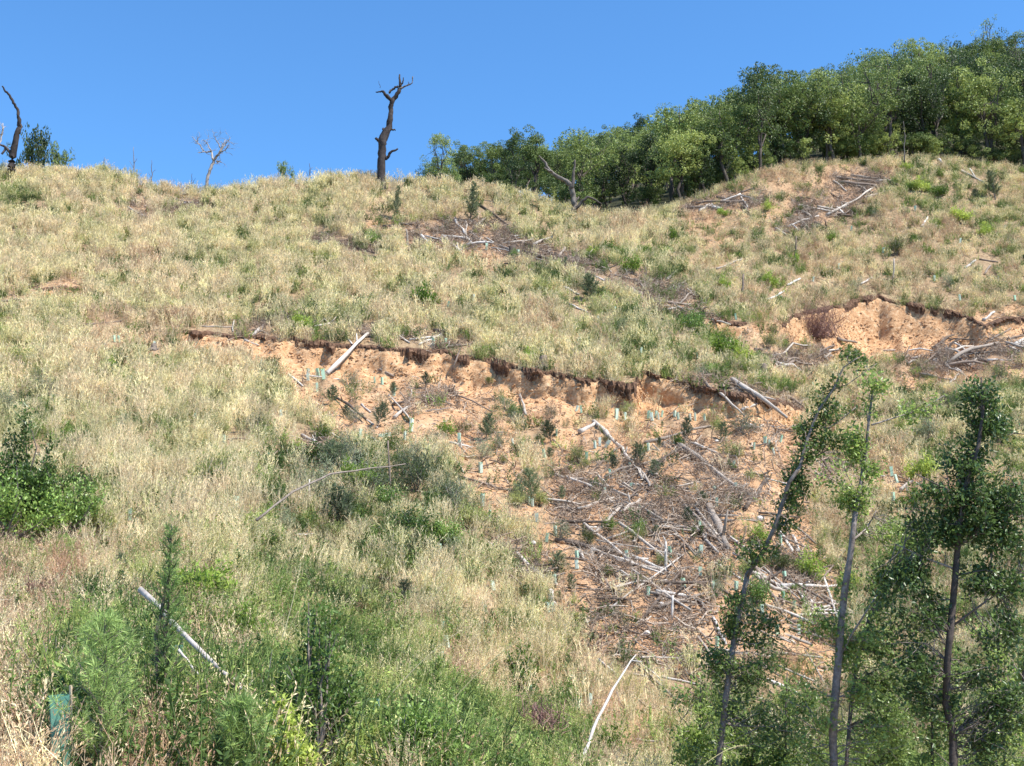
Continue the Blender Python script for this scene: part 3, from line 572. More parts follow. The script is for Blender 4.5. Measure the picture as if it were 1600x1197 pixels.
for k in range(16):
    SL.append((rng.uniform(480, 740), rng.uniform(715, 900), rng.uniform(38, 66), ['grey', 'broad', 'olive', 'grey', 'pine'][k % 5], rng.uniform(.9, 1.3)))
MORE = [(928, 662, 1004, 753, 8), (867, 742, 985, 779, 6), (1178, 898, 1229, 927, 7)]
def room():
    m = np.zeros(cv.shape)
    def seg(x0, v0, x1, v1, w, front):
        nonlocal m
        L2 = (x1 - x0) ** 2 + (v1 - v0) ** 2 + 1e-6; t = np.clip(((cx - x0) * (x1 - x0) + (cv - v0) * (v1 - v0)) / L2, 0, 1)
        dx = cx - (x0 + t * (x1 - x0)); dv_ = cv - (v0 + t * (v1 - v0))
        m = np.maximum(m, (np.abs(dx) < w) & (dv_ > -w * .6) & (dv_ < front))
    for l in LOGS + MORE: seg(*l[:4], l[4] * .6 + 5, .75 * FPX / ground(l[0], l[1])[1])
    for x, v, h in GL: seg(x, v, x, v - 2, 7, .6 * FPX / ground(x, v)[1])
    for a in SL: seg(a[0], a[1], a[0], a[1] - 2, a[2] * .3, .4 * FPX / ground(a[0], a[1])[1])
    for x, v, w in ((95, 1204, 22), (278, 1075, 20), (587, 1146, 26)): seg(x, v, x, v - 3, w, 110)
    seg(225, 935, 398, 1105, 10, 45)
    return m
ROOM = 1 - .93 * room()
def sample(dens):
    """points on the ground, dens per square metre for each grid cell"""
    w = (cellA * dens * frame).ravel(); n = int(w.sum())
    cum = np.cumsum(w); idx = np.searchsorted(cum, rng.random(n) * cum[-1]); idx = np.minimum(idx, len(w) - 1)
    r, c = np.divmod(idx, NC - 1); a, b = rng.random((2, n, 1))
    p = (P[r, c] * (1 - a) + P[r, c + 1] * a) * (1 - b) + (P[r + 1, c] * (1 - a) + P[r + 1, c + 1] * a) * b
    du = unit(P[r, c + 1] - P[r, c]); dv_ = unit(P[r + 1, c] - P[r, c])
    return p, r, c, du, dv_
def scatter(name, sources, p, rot, scl, tint, label, cat, sink=0.02):
    coll = bpy.data.collections.new(name + '_kinds')
    for i, m_ in enumerate(sources):
        coll.objects.link(bpy.data.objects.new('%s_%02d' % (name, i), m_))
    me = bpy.data.meshes.new(name); n = len(p)
    me.vertices.add(n); q = p.copy(); q[:, 2] -= sink; me.vertices.foreach_set('co', q.astype(np.float32).ravel())
    def A(nm, ty, key, arr): t = me.attributes.new(nm, ty, 'POINT'); t.data.foreach_set(key, np.ascontiguousarray(arr).ravel())
    A('turn', 'FLOAT_VECTOR', 'vector', rot.astype(np.float32)); A('size', 'FLOAT_VECTOR', 'vector', scl.astype(np.float32))
    A('tint', 'FLOAT', 'value', tint.astype(np.float32)); A('kindno', 'INT', 'value', rng.integers(0, len(sources), n).astype(np.int32))
    o = obj(name, me)
    T = bpy.data.node_groups.new(name, 'GeometryNodeTree')
    T.interface.new_socket('Geometry', in_out='INPUT', socket_type='NodeSocketGeometry'); T.interface.new_socket('Geometry', in_out='OUTPUT', socket_type='NodeSocketGeometry')
    N, L = T.nodes, T.links
    gi = N.new('NodeGroupInput'); gout = N.new('NodeGroupOutput'); ip = N.new('GeometryNodeInstanceOnPoints'); ci = N.new('GeometryNodeCollectionInfo')
    ci.inputs['Collection'].default_value = coll; ci.inputs['Separate Children'].default_value = True; ci.inputs['Reset Children'].default_value = True
    def na(nm, ty): q_ = N.new('GeometryNodeInputNamedAttribute'); q_.data_type = ty; q_.inputs[0].default_value = nm; return q_.outputs['Attribute']
    L.new(gi.outputs[0], ip.inputs['Points']); L.new(ci.outputs[0], ip.inputs['Instance']); ip.inputs['Pick Instance'].default_value = True
    L.new(na('kindno', 'INT'), ip.inputs['Instance Index'])
    er = N.new('FunctionNodeEulerToRotation'); L.new(na('turn', 'FLOAT_VECTOR'), er.inputs[0]); L.new(er.outputs[0], ip.inputs['Rotation'])
    L.new(na('size', 'FLOAT_VECTOR'), ip.inputs['Scale']); L.new(ip.outputs[0], gout.inputs[0])
    md = o.modifiers.new('scatter', 'NODES'); md.node_group = T
    o['kind'] = 'stuff'; o['label'] = label; o['category'] = cat
    return o
def stand(n, tilt=.12): return np.stack([rng.normal(size=n) * tilt, rng.normal(size=n) * tilt, rng.uniform(0, 6.283, n)], 1)
def iso(n, a, b): return np.repeat(rng.uniform(a, b, n)[:, None], 3, 1)

far = sstep(38, 50, cYd); near = 1 - far
clear = 1 - np.clip(cB * 1.25, 0, .95); clearD = 1 - .96 * np.clip(cD * 1.2, 0, 1)
noiseA = fbm(cx / 55, cv / 45, 81); noiseB = fbm(cx / 22, cv / 20, 82)
noiseC = fbm(cx / 10, cv / 8, 83, 3); track = sstep(.56, .66, fbm(cx / 75 + cv / 160, cv / 7.5, 86, 3)); noiseD = fbm(cellavg(P[..., 0]) / 1.6, cYd / 1.6, 84, 3)
# pale tall grass on the far slope
dens = far * (4.6 * clear * clearD * (1 - .45 * cG) * (1 - .3 * cG2) * np.clip(.30 + 2.0 * (noiseB - .35) + 2.2 * (noiseC - .5), .06, 1.5) * (1 - .85 * track) + .10) * (1 - cF) * np.where((cx > 1030) & (cv < 600), .8, 1) * ROOM
p, r, c, du, dv_ = sample(dens); n = len(p)
tint = .47 + .5 * (noiseA[r, c] - .5) + .6 * (noiseB[r, c] - .5) + .15 * rng.normal(size=n)
tint = np.where(cx[r, c] < 760, np.minimum(tint, .62 + .1 * rng.random(n)), tint); tint += np.where(cx[r, c] > 1050, .10, 0) + .35 * cB[r, c] - .12 * cG2[r, c]
red = inpoly(cx[r, c], cv[r, c], [(120, 495), (310, 495), (320, 560), (140, 555)]) | inpoly(cx[r, c], cv[r, c], [(140, 400), (260, 400), (250, 440), (150, 440)])
tint = np.where(red, .70 + .12 * rng.normal(size=n), tint)
hs_ = (1.25 - .45 * cB[r, c] - .2 * (cx[r, c] > 1050)) * np.clip(.75 + .6 * noiseA[r, c], .7, 1.25)
scl = iso(n, .75, 1.25) * np.stack([np.ones(n), np.ones(n), hs_], 1); tint = np.clip(tint, .02, .98)
mid = p[:, 1] + rng.normal(size=n) * 5 < 72; rt = stand(n)
scatter('dry_grass', [grass_clump(17, (.5, 1.1), .25, .018, 7, .20, .026, 'grass', 12) for _ in range(12)], p[~mid], rt[~mid], scl[~mid], tint[~mid], 'tall pale dry grass covering the upper hillside', 'grass')
scatter('dry_grass', [grass_clump(24, (.5, 1.1), .25, .012, 9, .13, .014, 'grass', 14) for _ in range(12)], p[mid], rt[mid], scl[mid], tint[mid], 'pale dry grass on the middle of the slope', 'grass')
# green weeds, far slope
dens = far * (.25 + 6 * sstep(.56, .68, noiseC) * (.5 + noiseA) + 4.0 * cG * sstep(.40, .6, noiseC) + 3.5 * cG2 * sstep(.42, .6, noiseC)) * (1 - .86 * cB) * (1 - .6 * cD) * (1 - cF) * ROOM
p, r, c, du, dv_ = sample(dens); n = len(p)
tint = np.clip(.36 + .22 * rng.normal(size=n) + 1.2 * (noiseB[r, c] - .5) - .15 * cG[r, c], .02, .98)
scatter('green_weeds', [forb(8, (.4, .9), .13, .05, 20, .22) for _ in range(5)] + [forb(14, (.4, 1.0), .22, .02, 12, .18) for _ in range(4)], p, stand(n), iso(n, .6, 1.25), tint, 'green weeds mixed through the grass on the far slope', 'weeds')
# nearer grass
dens = near * (15 * clear * (1 - .6 * cG * sstep(.47, .60, noiseB * .55 + noiseD * .15 + noiseA * .3 + .13 * sstep(950, 1120, cv))) * np.clip(.4 + 1.6 * (noiseB - .3) + 1.6 * (noiseD - .5), .1, 1.5) + .5) * ROOM
p, r, c, du, dv_ = sample(dens); n = len(p)
tint = np.clip(.52 + 1.1 * (noiseA[r, c] - .45) + .17 * rng.normal(size=n) + .25 * cB[r, c] + .16 * sstep(820, 880, cv[r, c]) * (1 - sstep(250, 420, cx[r, c])), .08, .98)
scl = iso(n, .6, 1.15) * np.stack([np.ones(n), np.ones(n), rng.uniform(.6, 1.15, n)], 1)
scatter('near_dry_grass', [grass_clump(26, (.35, .95), .2, .009, 9, .055, .014, 'grass', 14) for _ in range(8)], p, stand(n, .18), scl, tint, 'straw coloured grass stalks on the near bank', 'grass')
gz = sstep(.47, .60, noiseB * .55 + noiseD * .15 + noiseA * .3 + .13 * sstep(950, 1120, cv)); dens = near * (1.6 + 24 * cG * gz * np.clip(.2 + 1.5 * sstep(.38, .62, noiseD), 0, 2)) * ROOM
p, r, c, du, dv_ = sample(dens); n = len(p)
tint = np.clip(.46 + .2 * rng.normal(size=n) + 1.3 * (fbm(p[:, 0] / 2.2, p[:, 1] / 2.2, 85, 2) - .5), .03, .99)
scatter('near_green_weeds', [forb(7, (.25, .7), .055, .022, 26, .14) for _ in range(4)] + [forb(9, (.3, .8), .085, .009, 26, .14) for _ in range(5)] + [forb(6, (.2, .6), .085, .038, 20, .14) for _ in range(3)], p, stand(n), iso(n, .7, 1.7), tint, 'leafy green weeds crowding the near bank', 'weeds')
# brush debris
sticks = [stick_mesh(rng.uniform(.6, 2.0), rng.uniform(.014, .055), 5, .08, rng.integers(0, 5)) for _ in range(16)]
def lay(p, du, dv_, tilt=.2):
    n = len(p); a = rng.uniform(0, 2 * np.pi, n)
    d = unit(du * np.cos(a)[:, None] + dv_ * np.sin(a)[:, None] + rng.normal(size=(n, 3)) * tilt)
    return np.stack([rng.uniform(0, 6.28, n), -np.arcsin(np.clip(d[:, 2], -1, 1)), np.arctan2(d[:, 1], d[:, 0])], 1)
dens = (15.0 * cD * np.where(cv < 600, 1.6, 1) * np.clip(noiseC * 4 - 1.5, .1, 2) + 1.7 * cB * sstep(650, 760, cv) + .5 * cB + .10 + .9 * np.clip(noiseA - .55, 0, 1) * near) * (1 - .9 * cF)
p, r, c, du, dv_ = sample(dens); n = len(p)
def branch_mesh():
    g = Geo(); L = rng.uniform(1.0, 2.2); k = 6; t = np.linspace(-.5, .5, k); q = np.stack([t * L, np.cumsum(rng.normal(size=k)) * .05 * L, np.cumsum(rng.normal(size=k)) * .03 * L], 1); r = rng.uniform(.014, .032)
    g.tube(q, np.linspace(r, r * .4, k), 4, True, .2)
    for _ in range(9):
        i = rng.integers(1, k); d = unit(np.array([rng.uniform(.3, 1), rng.normal() * .8, rng.normal() * .6])); l = L * rng.uniform(.15, .45); e = q[i] + d * l
        g.tube(bent(q[i], e, 4, .1), np.linspace(r * .5, r * .2, 4), 3, False)
        for _ in range(2): g.tube(bent(q[i] * .4 + e * .6, e + rng.normal(size=3) * l * .35, 3, .08), [r * .3, r * .22, r * .12], 3, False)
    return g.mesh('branch', M['stick'])
scatter('brush_debris', sticks + [branch_mesh() for _ in range(14)], p + [0, 0, .06], lay(p, du, dv_, .28), iso(n, .45, 1.25), np.clip(.44 + .28 * rng.normal(size=n), 0, 1), 'scattered sticks and brush left from clearing', 'brush debris', -.03)
chips = [stick_mesh(rng.uniform(.12, .4), rng.uniform(.012, .03), 4, .08) for _ in range(6)]
dens = (11 * cD + 5.0 * cB + .4) * sstep(14, 30, cYd) * (1 - .9 * cF)
p, r, c, du, dv_ = sample(dens); n = len(p)
scatter('wood_chips', chips, p + [0, 0, .03], lay(p, du, dv_, .25), iso(n, .6, 1.4), np.clip(.45 + .3 * rng.normal(size=n), 0, 1), 'wood chips and bark fragments on the bare soil', 'wood chips', 0)
dens = (4.5 * cB + 1.2 * cD) * sstep(14, 30, cYd) * (1 + 1.5 * cF) + 3.0 * cF
p, r, c, du, dv_ = sample(dens); n = len(p)
scl = rng.lognormal(-2.2, .5, n)[:, None] * np.stack([rng.uniform(.7, 1.4, n), rng.uniform(.7, 1.4, n), rng.uniform(.5, 1, n)], 1)
scatter('soil_clods', [clod_mesh() for _ in range(6)], p, stand(n, .4), scl, np.zeros(n), 'crumbled clods of orange soil', 'soil clods', 0)
# grass and low growth along the wooded foot of the crest is on the back slope too
bp_ = np.concatenate([(P[-1][None] * (1 - t) + back[0][None] * t) for t in np.linspace(0, .9, 10)]).reshape(-1, 3)
bp_ = bp_[(bp_[:, 0] / bp_[:, 1] > -.5) & (bp_[:, 0] / bp_[:, 1] < .5)]
bp_ = bp_[rng.random(len(bp_)) < .55] + rng.normal(size=(1, 3)) * 0; n = len(bp_)
scatter('crest_grass', [grass_clump() for _ in range(4)], bp_ + np.stack([rng.normal(size=n) * .3, rng.normal(size=n) * .3, np.zeros(n)], 1), stand(n), iso(n, .7, 1.3), np.clip(.45 + .16 * rng.normal(size=n), .02, .98), 'feathery pale grass along the crest against the sky', 'grass', .1)

# ------------------------------------------------------------------ woody things: helpers
def thing(name, loc, label, cat, group=None, x=None):
    o = bpy.data.objects.new(name, None); C.objects.link(o); o.location = loc; o.empty_display_size = .3
    return tag(o, label, cat, group, x)
def copy_thing(root, loc, rz, s, label, cat, group, x=None, tilt=(0, 0)):
    r = root.copy(); C.objects.link(r)
    for ch in root.children:
        c = ch.copy(); C.objects.link(c); c.parent = r
    r.location = loc; r.rotation_euler = (tilt[0], tilt[1], rz); r.scale = s if isinstance(s, tuple) else (s, s, s)
    for k in ('label', 'group'):
        if k in r: del r[k]
    return tag(r, label, cat, group, x)

# ------------------------------------------------------------------ the wood on the hill
def forest_tree(h, cr, nclump, cards, mat, lean=.06, bushy=False, sparse=1.0, leaf=.25):
    """returns trunk mesh, crown mesh; a round-headed evergreen"""
    gt, gc = Geo(), Geo()
    base = np.array([0, 0, -.6]); fork = np.array([rng.normal() * lean * h, rng.normal() * lean * h, h * rng.uniform(.3, .45)])
    r0 = h * .018
    gt.tube(bent(base, fork, 5, .03), np.linspace(r0 * 1.3, r0, 5), 7, True, .15)
    tips = []
    nl = rng.integers(4, 7)
    for i in range(nl):
        a = 6.283 * i / nl + rng.normal() * .4; rr = cr * rng.uniform(.35, .75)
        tip = np.array([math.cos(a) * rr, math.sin(a) * rr, h * rng.uniform(.6, .93)]); tips.append(tip)
        gt.tube(bent(fork, tip, 5, .07), np.linspace(r0 * .65, r0 * .18, 5), 5, False)
    tips.append(np.array([fork[0], fork[1], h * .97])); gt.tube(bent(fork, tips[-1], 5, .05), np.linspace(r0 * .8, r0 * .2, 5), 5, False)
    cl = []
    for i in range(nclump):
        t = tips[i % len(tips)]; c = t + rng.normal(size=3) * [cr * .32, cr * .32, h * .10]; c[2] -= abs(rng.normal()) * h * .16 * (i % 2)
        c[2] = np.clip(c[2], h * (.12 if bushy else .22), h * .97); cl.append(c)
        if i < 14: gt.tube(bent(t * .75 + fork * .25, c, 4, .06), [r0 * .25, r0 * .2, r0 * .13, r0 * .06], 4, False)
    for c in cl:
        R_ = cr * rng.uniform(.17, .30); n = int(cards * sparse * rng.uniform(.7, 1.3))
        d = rdir(n); q = c + d * (R_ * rng.uniform(.45, 1.0, n)[:, None] ** .6) * [1, 1, .72]
        dd = unit(d * .7 + rdir(n) * .7 + [0, 0, -.05]); nn = unit(d + rdir(n) * .6 + [0, 0, .5])
        gc.cards(q, dd, unit(np.cross(dd, nn)), rng.uniform(.65, 1.35, n) * leaf, rng.uniform(.5, .85, n) * leaf)
    return gt.mesh('trunk', M['forest_bark'], True), gc.mesh('crown', M[mat])
protos = []
for k in range(9):
    h = rng.uniform(10, 13); t, c = forest_tree(h, rng.uniform(3.0, 4.3), rng.integers(32, 44), 140, 'forest', sparse=1 if k < 7 else .45)
    protos.append((t, c, h))
thin = []
for k in range(3):
    h = rng.uniform(11, 13); t, c = forest_tree(h, rng.uniform(2.2, 2.8), 20, 22, 'forest', leaf=.26); thin.append((t, c, h))
bushes = []
for k in range(4):
    h = rng.uniform(4, 5.5); t, c = forest_tree(h, rng.uniform(2.2, 3), 20, 85, 'forest', bushy=True); bushes.append((t, c, h))
def plant_tree(pr, loc, s, rz, label, group, x, name='forest_tree', cat='tree'):
    o = thing(name, loc, label, cat, group, x); o.rotation_euler[2] = rz; o.scale = (s, s, s * rng.uniform(.82, 1.2))
    obj('trunk', pr[0], o); obj('crown', pr[1], o); return o
# rows climbing the hill, jittered
spots = []
for s in np.concatenate([[.015, .07], np.linspace(.16, 1.0, 8)]):
    stepx = 40 - 6 * s
    x = 655 + rng.uniform(0, 30)
    while x < 1670:
        q = hill_pt(x, min(1, max(0, s + rng.normal() * .02)))
        front = s < .1
        ok = x > 1040 if front else True
        tv = px_of(q + np.array([0, 0, 12.5 * np.interp(x, [680, 850, 1000, 1200], [.6, .8, 1, 1])]))[1]; lim = np.interp(x, sk[:, 0], sk[:, 1])
        if ok and tv < lim - 4: spots.append((x, s, q, front))
        x += stepx * rng.uniform(.72, 1.3)
for i, (x, s, q, front) in enumerate(spots):
    pr = protos[rng.integers(0, len(protos))]
    if rng.random() < .10: pr = thin[rng.integers(0, 3)]
    sz = rng.uniform(.82, 1.1) * np.interp(x, [680, 850, 1000, 1200], [.60, .80, 1.0, 1.08])
    if s > .97: lab = 'green tree on the skyline of the wooded hill'; 
    elif front: lab = 'green tree at the wood edge just behind the cleared crest'
    elif x < 1040: lab = 'green tree in the wood seen over the grassy spur'
    elif s < .5: lab = 'green tree in the lower wood above the edge trees'
    else: lab = 'green tree in the upper wood below the skyline'
    plant_tree(pr, q, sz, rng.uniform(0, 6.28), lab, 'trees of the wood on the hill', x)
for i in range(150):
    x = rng.uniform(1050, 1640) if i % 3 else rng.uniform(680, 1100); q = hill_pt(x, rng.uniform(.0, .05) if i % 3 == 1 else rng.uniform(.05, .6))
    plant_tree(bushes[rng.integers(0, 4)], q, rng.uniform(.5, .9), rng.uniform(0, 6.28), 'low green bush under the trees of the wood', 'bushes under the wood edge', x, 'edge_bush', 'bush')
for x, tip_v, k in ((1358, 62, 0), (1495, 36, 1), (1240, 118, 2), (1548, 32, 0)):
    q = hill_pt(x, .96); H = (px_of(q)[1] - tip_v) * q[1] / FPX
    plant_tree(thin[k], q, H / thin[k][2], k * 2.0, 'sparse-crowned tall tree standing above the wooded skyline', 'sparse tall skyline trees', x)
# small trees beyond the crest on the other side
for x, tv, w, lab in ((38, 218, 30, 'dark green small tree at the foot of the bent snag'), (62, 197, 20, 'thin dark small tree beside the bent snag on the crest'), (90, 226, 18, 'squat dark small tree on the crest, outermost of the clump by the bent snag'), (447, 252, 24, 'lone small dark tree peeping over the grass crest'), (705, 252, 40, 'first small dark tree where the wood meets the grassy crest')):
    q = back_ground(x, 12); H = (px_of(q)[1] - tv) * q[1] / FPX; b = bushes[int(x) % 4]
    o = plant_tree(b, q, H / b[2], x, lab, None, None, 'crest_tree'); o.scale = (max(.28, .36 * H / b[2]),) * 2 + (H / b[2],)

# ------------------------------------------------------------------ dead trees on the crest
def snag(name, label, base_px, Y, trunk, branches, mat, jit=.25, twigs=0, group=None):
    """trunk and branches as lists of (x, v, width in photo pixels); base_px gives where it stands"""
    k = Y / FPX
    b = at(base_px[0], base_px[1], Y); b[2] = min(b[2], ground(base_px[0], base_px[1])[2]) if Y < 100 else b[2]
    root = thing(name, b, label, 'dead tree', group)
    def path(pts):
        pts = np.array(pts, float); n = len(pts); m = (n - 1) * 4 + 1; t = np.linspace(0, n - 1, m)
        q = np.stack([np.interp(t, np.arange(n), pts[:, j]) for j in range(3)], 1)
        d = np.cumsum(rng.normal(size=m)) * jit * k * 3; d -= d[0]
        W_ = at(q[:, 0], q[:, 1], Y) ; W_[:, 1] += d; W_ += rng.normal(size=W_.shape) * k * .5
        return W_ - b, q[:, 2] * k / 2
    g = Geo(); p, r = path(trunk); g.tube(p, r, 9, True, .22); obj('trunk', g.mesh('trunk', M[mat], True), root)
    for br in branches:
        g = Geo(); p, r = path(br); g.tube(p, r, 6, True, .2)
        for _ in range(twigs):
            i = rng.integers(len(p) // 3, len(p)); d = unit(rng.normal(size=3) + np.array([0, 0, .5])); L = rng.uniform(6, 16) * k
            e = p[i] + d * L; g.tube(bent(p[i], e, 4, .12), np.linspace(r[i] * .5 + .004, .008, 4), 4, False)
            for _ in range(2):
                d2 = unit(d + rng.normal(size=3) * .7); g.tube(bent(e * .7 + p[i] * .3, e + d2 * L * .6, 3, .1), [.014, .01, .006], 3, False)
        obj('branch', g.mesh('branch', M[mat], True), root)
    return root
Z = lambda pts, ox, oy, f: [(ox + a / f, oy + b / f, c / f) for a, b, c in pts]
snag('dead_tree', 'tall charred dead trunk with broken forked top on the grassy crest', (596, 300), 136,
     Z([(215, 1230, 95), (215, 1100, 84), (216, 900, 78), (215, 760, 80), (232, 680, 88), (285, 590, 62), (298, 480, 50), (300, 400, 46), (322, 330, 46), (375, 255, 40), (392, 205, 30), (382, 80, 14)], 560, 100, 5.98),
     [Z([(318, 345, 40), (262, 300, 38), (235, 255, 26), (220, 250, 18), (160, 262, 10)], 560, 100, 5.98), Z([(285, 270, 24), (320, 235, 22), (372, 205, 20)], 560, 100, 5.98),
      Z([(385, 225, 22), (440, 208, 16), (475, 195, 14), (500, 180, 10), (508, 120, 12)], 560, 100, 5.98), Z([(390, 205, 20), (415, 165, 14), (425, 130, 8)], 560, 100, 5.98), Z([(470, 200, 10), (465, 165, 6)], 560, 100, 5.98),
      Z([(205, 730, 36), (175, 705, 30), (155, 690, 22)], 560, 100, 5.98), Z([(245, 615, 30), (300, 612, 24), (345, 605, 12)], 560, 100, 5.98), Z([(240, 640, 26), (232, 600, 14)], 560, 100, 5.98),
      Z([(250, 880, 40), (275, 865, 30), (300, 825, 24), (370, 795, 16)], 560, 100, 5.98), Z([(205, 225, 5), (185, 150, 3)], 560, 100, 5.98)], 'snag')
snag('dead_tree', 'grey forked dead tree on the spur in front of the wood', (898, 338), 131,
     Z([(1090, 780, 34), (1090, 740, 28), (1086, 680, 26), (1072, 620, 26), (1050, 600, 20), (1010, 580, 18), (975, 545, 16), (950, 505, 12), (925, 480, 5)], 530, 80, 2.963),
     [Z([(1075, 640, 22), (1084, 590, 18), (1088, 550, 12), (1092, 505, 9)], 530, 80, 2.963), Z([(1092, 735, 18), (1120, 700, 15), (1150, 678, 13), (1180, 690, 10), (1215, 715, 6)], 530, 80, 2.963),
      Z([(990, 560, 10), (960, 545, 7), (945, 540, 4)], 530, 80, 2.963), Z([(1090, 700, 14), (1110, 675, 8)], 530, 80, 2.963)], 'snag_grey')
snag('dead_tree', 'small pale dead tree with a twiggy crown on the crest', (322, 303), 140,
     Z([(955, 660, 18), (957, 600, 15), (968, 550, 15), (988, 500, 14), (1010, 475, 11), (1025, 440, 7), (1040, 400, 3)], 0, 80, 2.963),
     [Z([(985, 505, 11), (978, 465, 9), (945, 462, 6), (915, 470, 3)], 0, 80, 2.963), Z([(945, 462, 6), (920, 430, 5), (890, 395, 3)], 0, 80, 2.963), Z([(978, 465, 6), (960, 430, 5), (940, 410, 3)], 0, 80, 2.963),
      Z([(1015, 470, 8), (1040, 430, 6), (1065, 400, 3)], 0, 80, 2.963), Z([(1000, 485, 7), (1040, 455, 5), (1060, 430, 3)], 0, 80, 2.963), Z([(1000, 510, 8), (1025, 515, 5)], 0, 80, 2.963), Z([(1020, 450, 6), (1000, 410, 4), (990, 385, 2)], 0, 80, 2.963)], 'snag_pale', twigs=7)
snag('dead_tree', 'tall crooked dark dead trunk on the crest beside small green trees', (18, 272), 138,
     Z([(52, 560, 40), (55, 510, 36), (70, 430, 30), (85, 360, 24), (88, 320, 18), (80, 270, 14), (62, 240, 13), (45, 205, 12), (28, 190, 10), (14, 165, 7)], 0, 80, 2.963),
     [Z([(50, 470, 18), (20, 440, 12), (-20, 432, 6)], 0, 80, 2.963), Z([(25, 450, 12), (10, 480, 10)], 0, 80, 2.963), Z([(90, 380, 12), (98, 340, 9)], 0, 80, 2.963)], 'snag')
snag('dead_tree', 'pale twiggy dead tree cut by the frame beside the crooked dark trunk', (-6, 268), 142,
     Z([(-15, 560, 14), (-8, 440, 10), (6, 380, 7), (12, 330, 4)], 0, 80, 2.963), [Z([(-8, 420, 7), (-30, 370, 4)], 0, 80, 2.963), Z([(4, 390, 6), (22, 350, 3)], 0, 80, 2.963)], 'snag_pale', twigs=6)
for x, v0, v1, wd, lab in ((208, 282, 228, 1.5, 'thin leafless dead sapling on the crest, tallest of the bare sticks'), (237, 296, 250, 1.3, 'thin leafless dead sapling on the crest nearer the small pale dead tree'), (160, 272, 245, 1.3, 'short leafless dead sapling on the crest above the pale grass'), (483, 286, 255, 1.3, 'thin dead sapling beside the lone dark tree on the crest'), (299, 302, 272, 1.2, 'low dead stem just beside the small pale dead tree'), (1412, 250, 190, 1.4, 'thin dead pole before the wood edge')):
    snag('dead_sapling', lab, (x, v0), 141, [(x, v0 + 4, wd * 1.6), (x + 1, (v0 + v1) / 2, wd), (x + rng.normal() * 2, v1, .6)], [[(x + 1, (v0 + v1) / 2, .8), (x + 6, (v0 + v1) / 2 - 9, .5)], [(x, (v0 + v1) / 2 + 6, .8), (x - 5, (v0 + v1) / 2 - 3, .5)]], 'snag_grey')

# ------------------------------------------------------------------ fallen logs and sticks
def ordinal(n):
    o = ['', 'first', 'second', 'third', 'fourth', 'fifth', 'sixth', 'seventh', 'eighth', 'ninth', 'tenth', 'eleventh', 'twelfth', 'thirteenth', 'fourteenth', 'fifteenth', 'sixteenth', 'seventeenth', 'eighteenth', 'nineteenth']
    t = {2: 'twent', 3: 'thirt', 4: 'fort', 5: 'fift', 6: 'sixt', 7: 'sevent', 8: 'eight', 9: 'ninet'}
    if n < 20: return o[n]
    if n >= 100: return 'hundredth' if n == 100 else 'hundred-and-' + ordinal(n - 100)
    return t[n // 10] + ('ieth' if n % 10 == 0 else 'y-' + o[n % 10])
def area(x, v):
    if v > 985 and x < 900: return 'among the green weeds of the near bank'
    if x > 1160 and 480 < v < 600: return 'by the pale cutting beyond the gully'
    if x > 1040 and v < 480: return 'on the grassy hill under the wood'
    if v < 345: return 'in the pale grass near the crest'
    if 620 < x and v < 480: return 'along the dark brush line on the spur'
    if v < 545 or (x > 900 and v < 600): return 'in the grass above the long scarp'
    if x < 440: return 'in the pale grass beside the slip'
    if v < 665: return 'right below the long scarp'
    if x < 740: return 'in the green patch beside the slip'
    if x > 1160: return 'on bare soil behind the slender trees'
    if v < 735: return 'on the upper bare orange soil'
    if v < 930: return 'in the brush tangle on bare soil'
    return 'at the foot of the brush tangle'
def log(x0, v0, x1, v1, w, kind='grey', label=None, via=None, lift=(0, 0), taper=.7, stubs=0, Yfix=None, wob=1.0):
    pts = [(x0, v0)] + (via or []) + [(x1, v1)]
    kk = []
    for i in range(len(pts) - 1):
        for t in np.linspace(0, 1, 5)[(1 if i else 0):]: kk.append((pts[i][0] * (1 - t) + pts[i + 1][0] * t, pts[i][1] * (1 - t) + pts[i + 1][1] * t))
    kk = np.array(kk); n = len(kk)
    if Yfix is None: G = np.array([ground(a, b) for a, b in kk])
    else: G = at(kk[:, 0], kk[:, 1], np.interp(np.linspace(0, 1, n), np.linspace(0, 1, len(Yfix)), Yfix))
    Ym = G[:, 1].mean(); r = w / 2 * Ym / FPX
    if Yfix is None and not via:
        L_ = np.linspace(0, 1, n)[:, None]; line = G[0] * (1 - L_) + G[-1] * L_
        line[:, 2] = np.maximum(line[:, 2], G[:, 2] - r * .3); G = line
    G[:, 2] += np.interp(np.linspace(0, 1, n), [0, 1], lift) + r * .8
    Lg = np.linalg.norm(G[-1] - G[0]); G[1:-1] += rng.normal(size=(n - 2, 3)) * min(.012 * Lg, r * .4) * wob
    c = G.mean(0); nm = 'log' if w >= 5.5 else 'stick'
    g = Geo(); rr = np.linspace(r, r * taper, n) * (1 + .12 * rng.normal(size=n)); g.tube(G - c, np.maximum(rr, .006), 8 if w > 5 else 6, True, .22)
    for _ in range(stubs if stubs else (rng.integers(0, 3) if w > 4.5 else 0)):
        i = rng.integers(1, n); d = unit(rng.normal(size=3) + np.array([0, 0, .6])); l = rng.uniform(2, 7) * r
        g.tube([G[i] - c, G[i] - c + d * l * .6, G[i] - c + d * l], [r * .45, r * .35, r * .15], 5, True)
    o = obj(nm, g.mesh(nm, M['log_' + kind], True), None, c)
    col = {'grey': 'weathered grey', 'white': 'bleached pale', 'dark': 'dark brown'}[kind]
    if label: tag(o, label, nm, None)
    else: tag(o, '%s fallen %s %s' % (col, nm, area(*kk[n // 2])), nm, 'fallen logs and sticks on the slope', kk[:, 0].mean())
    return o
LEAN = {(511, 586): .5, (1144, 595): -.3, (1124, 615): -.2, (1093, 585): -.2, (706, 582): .3}
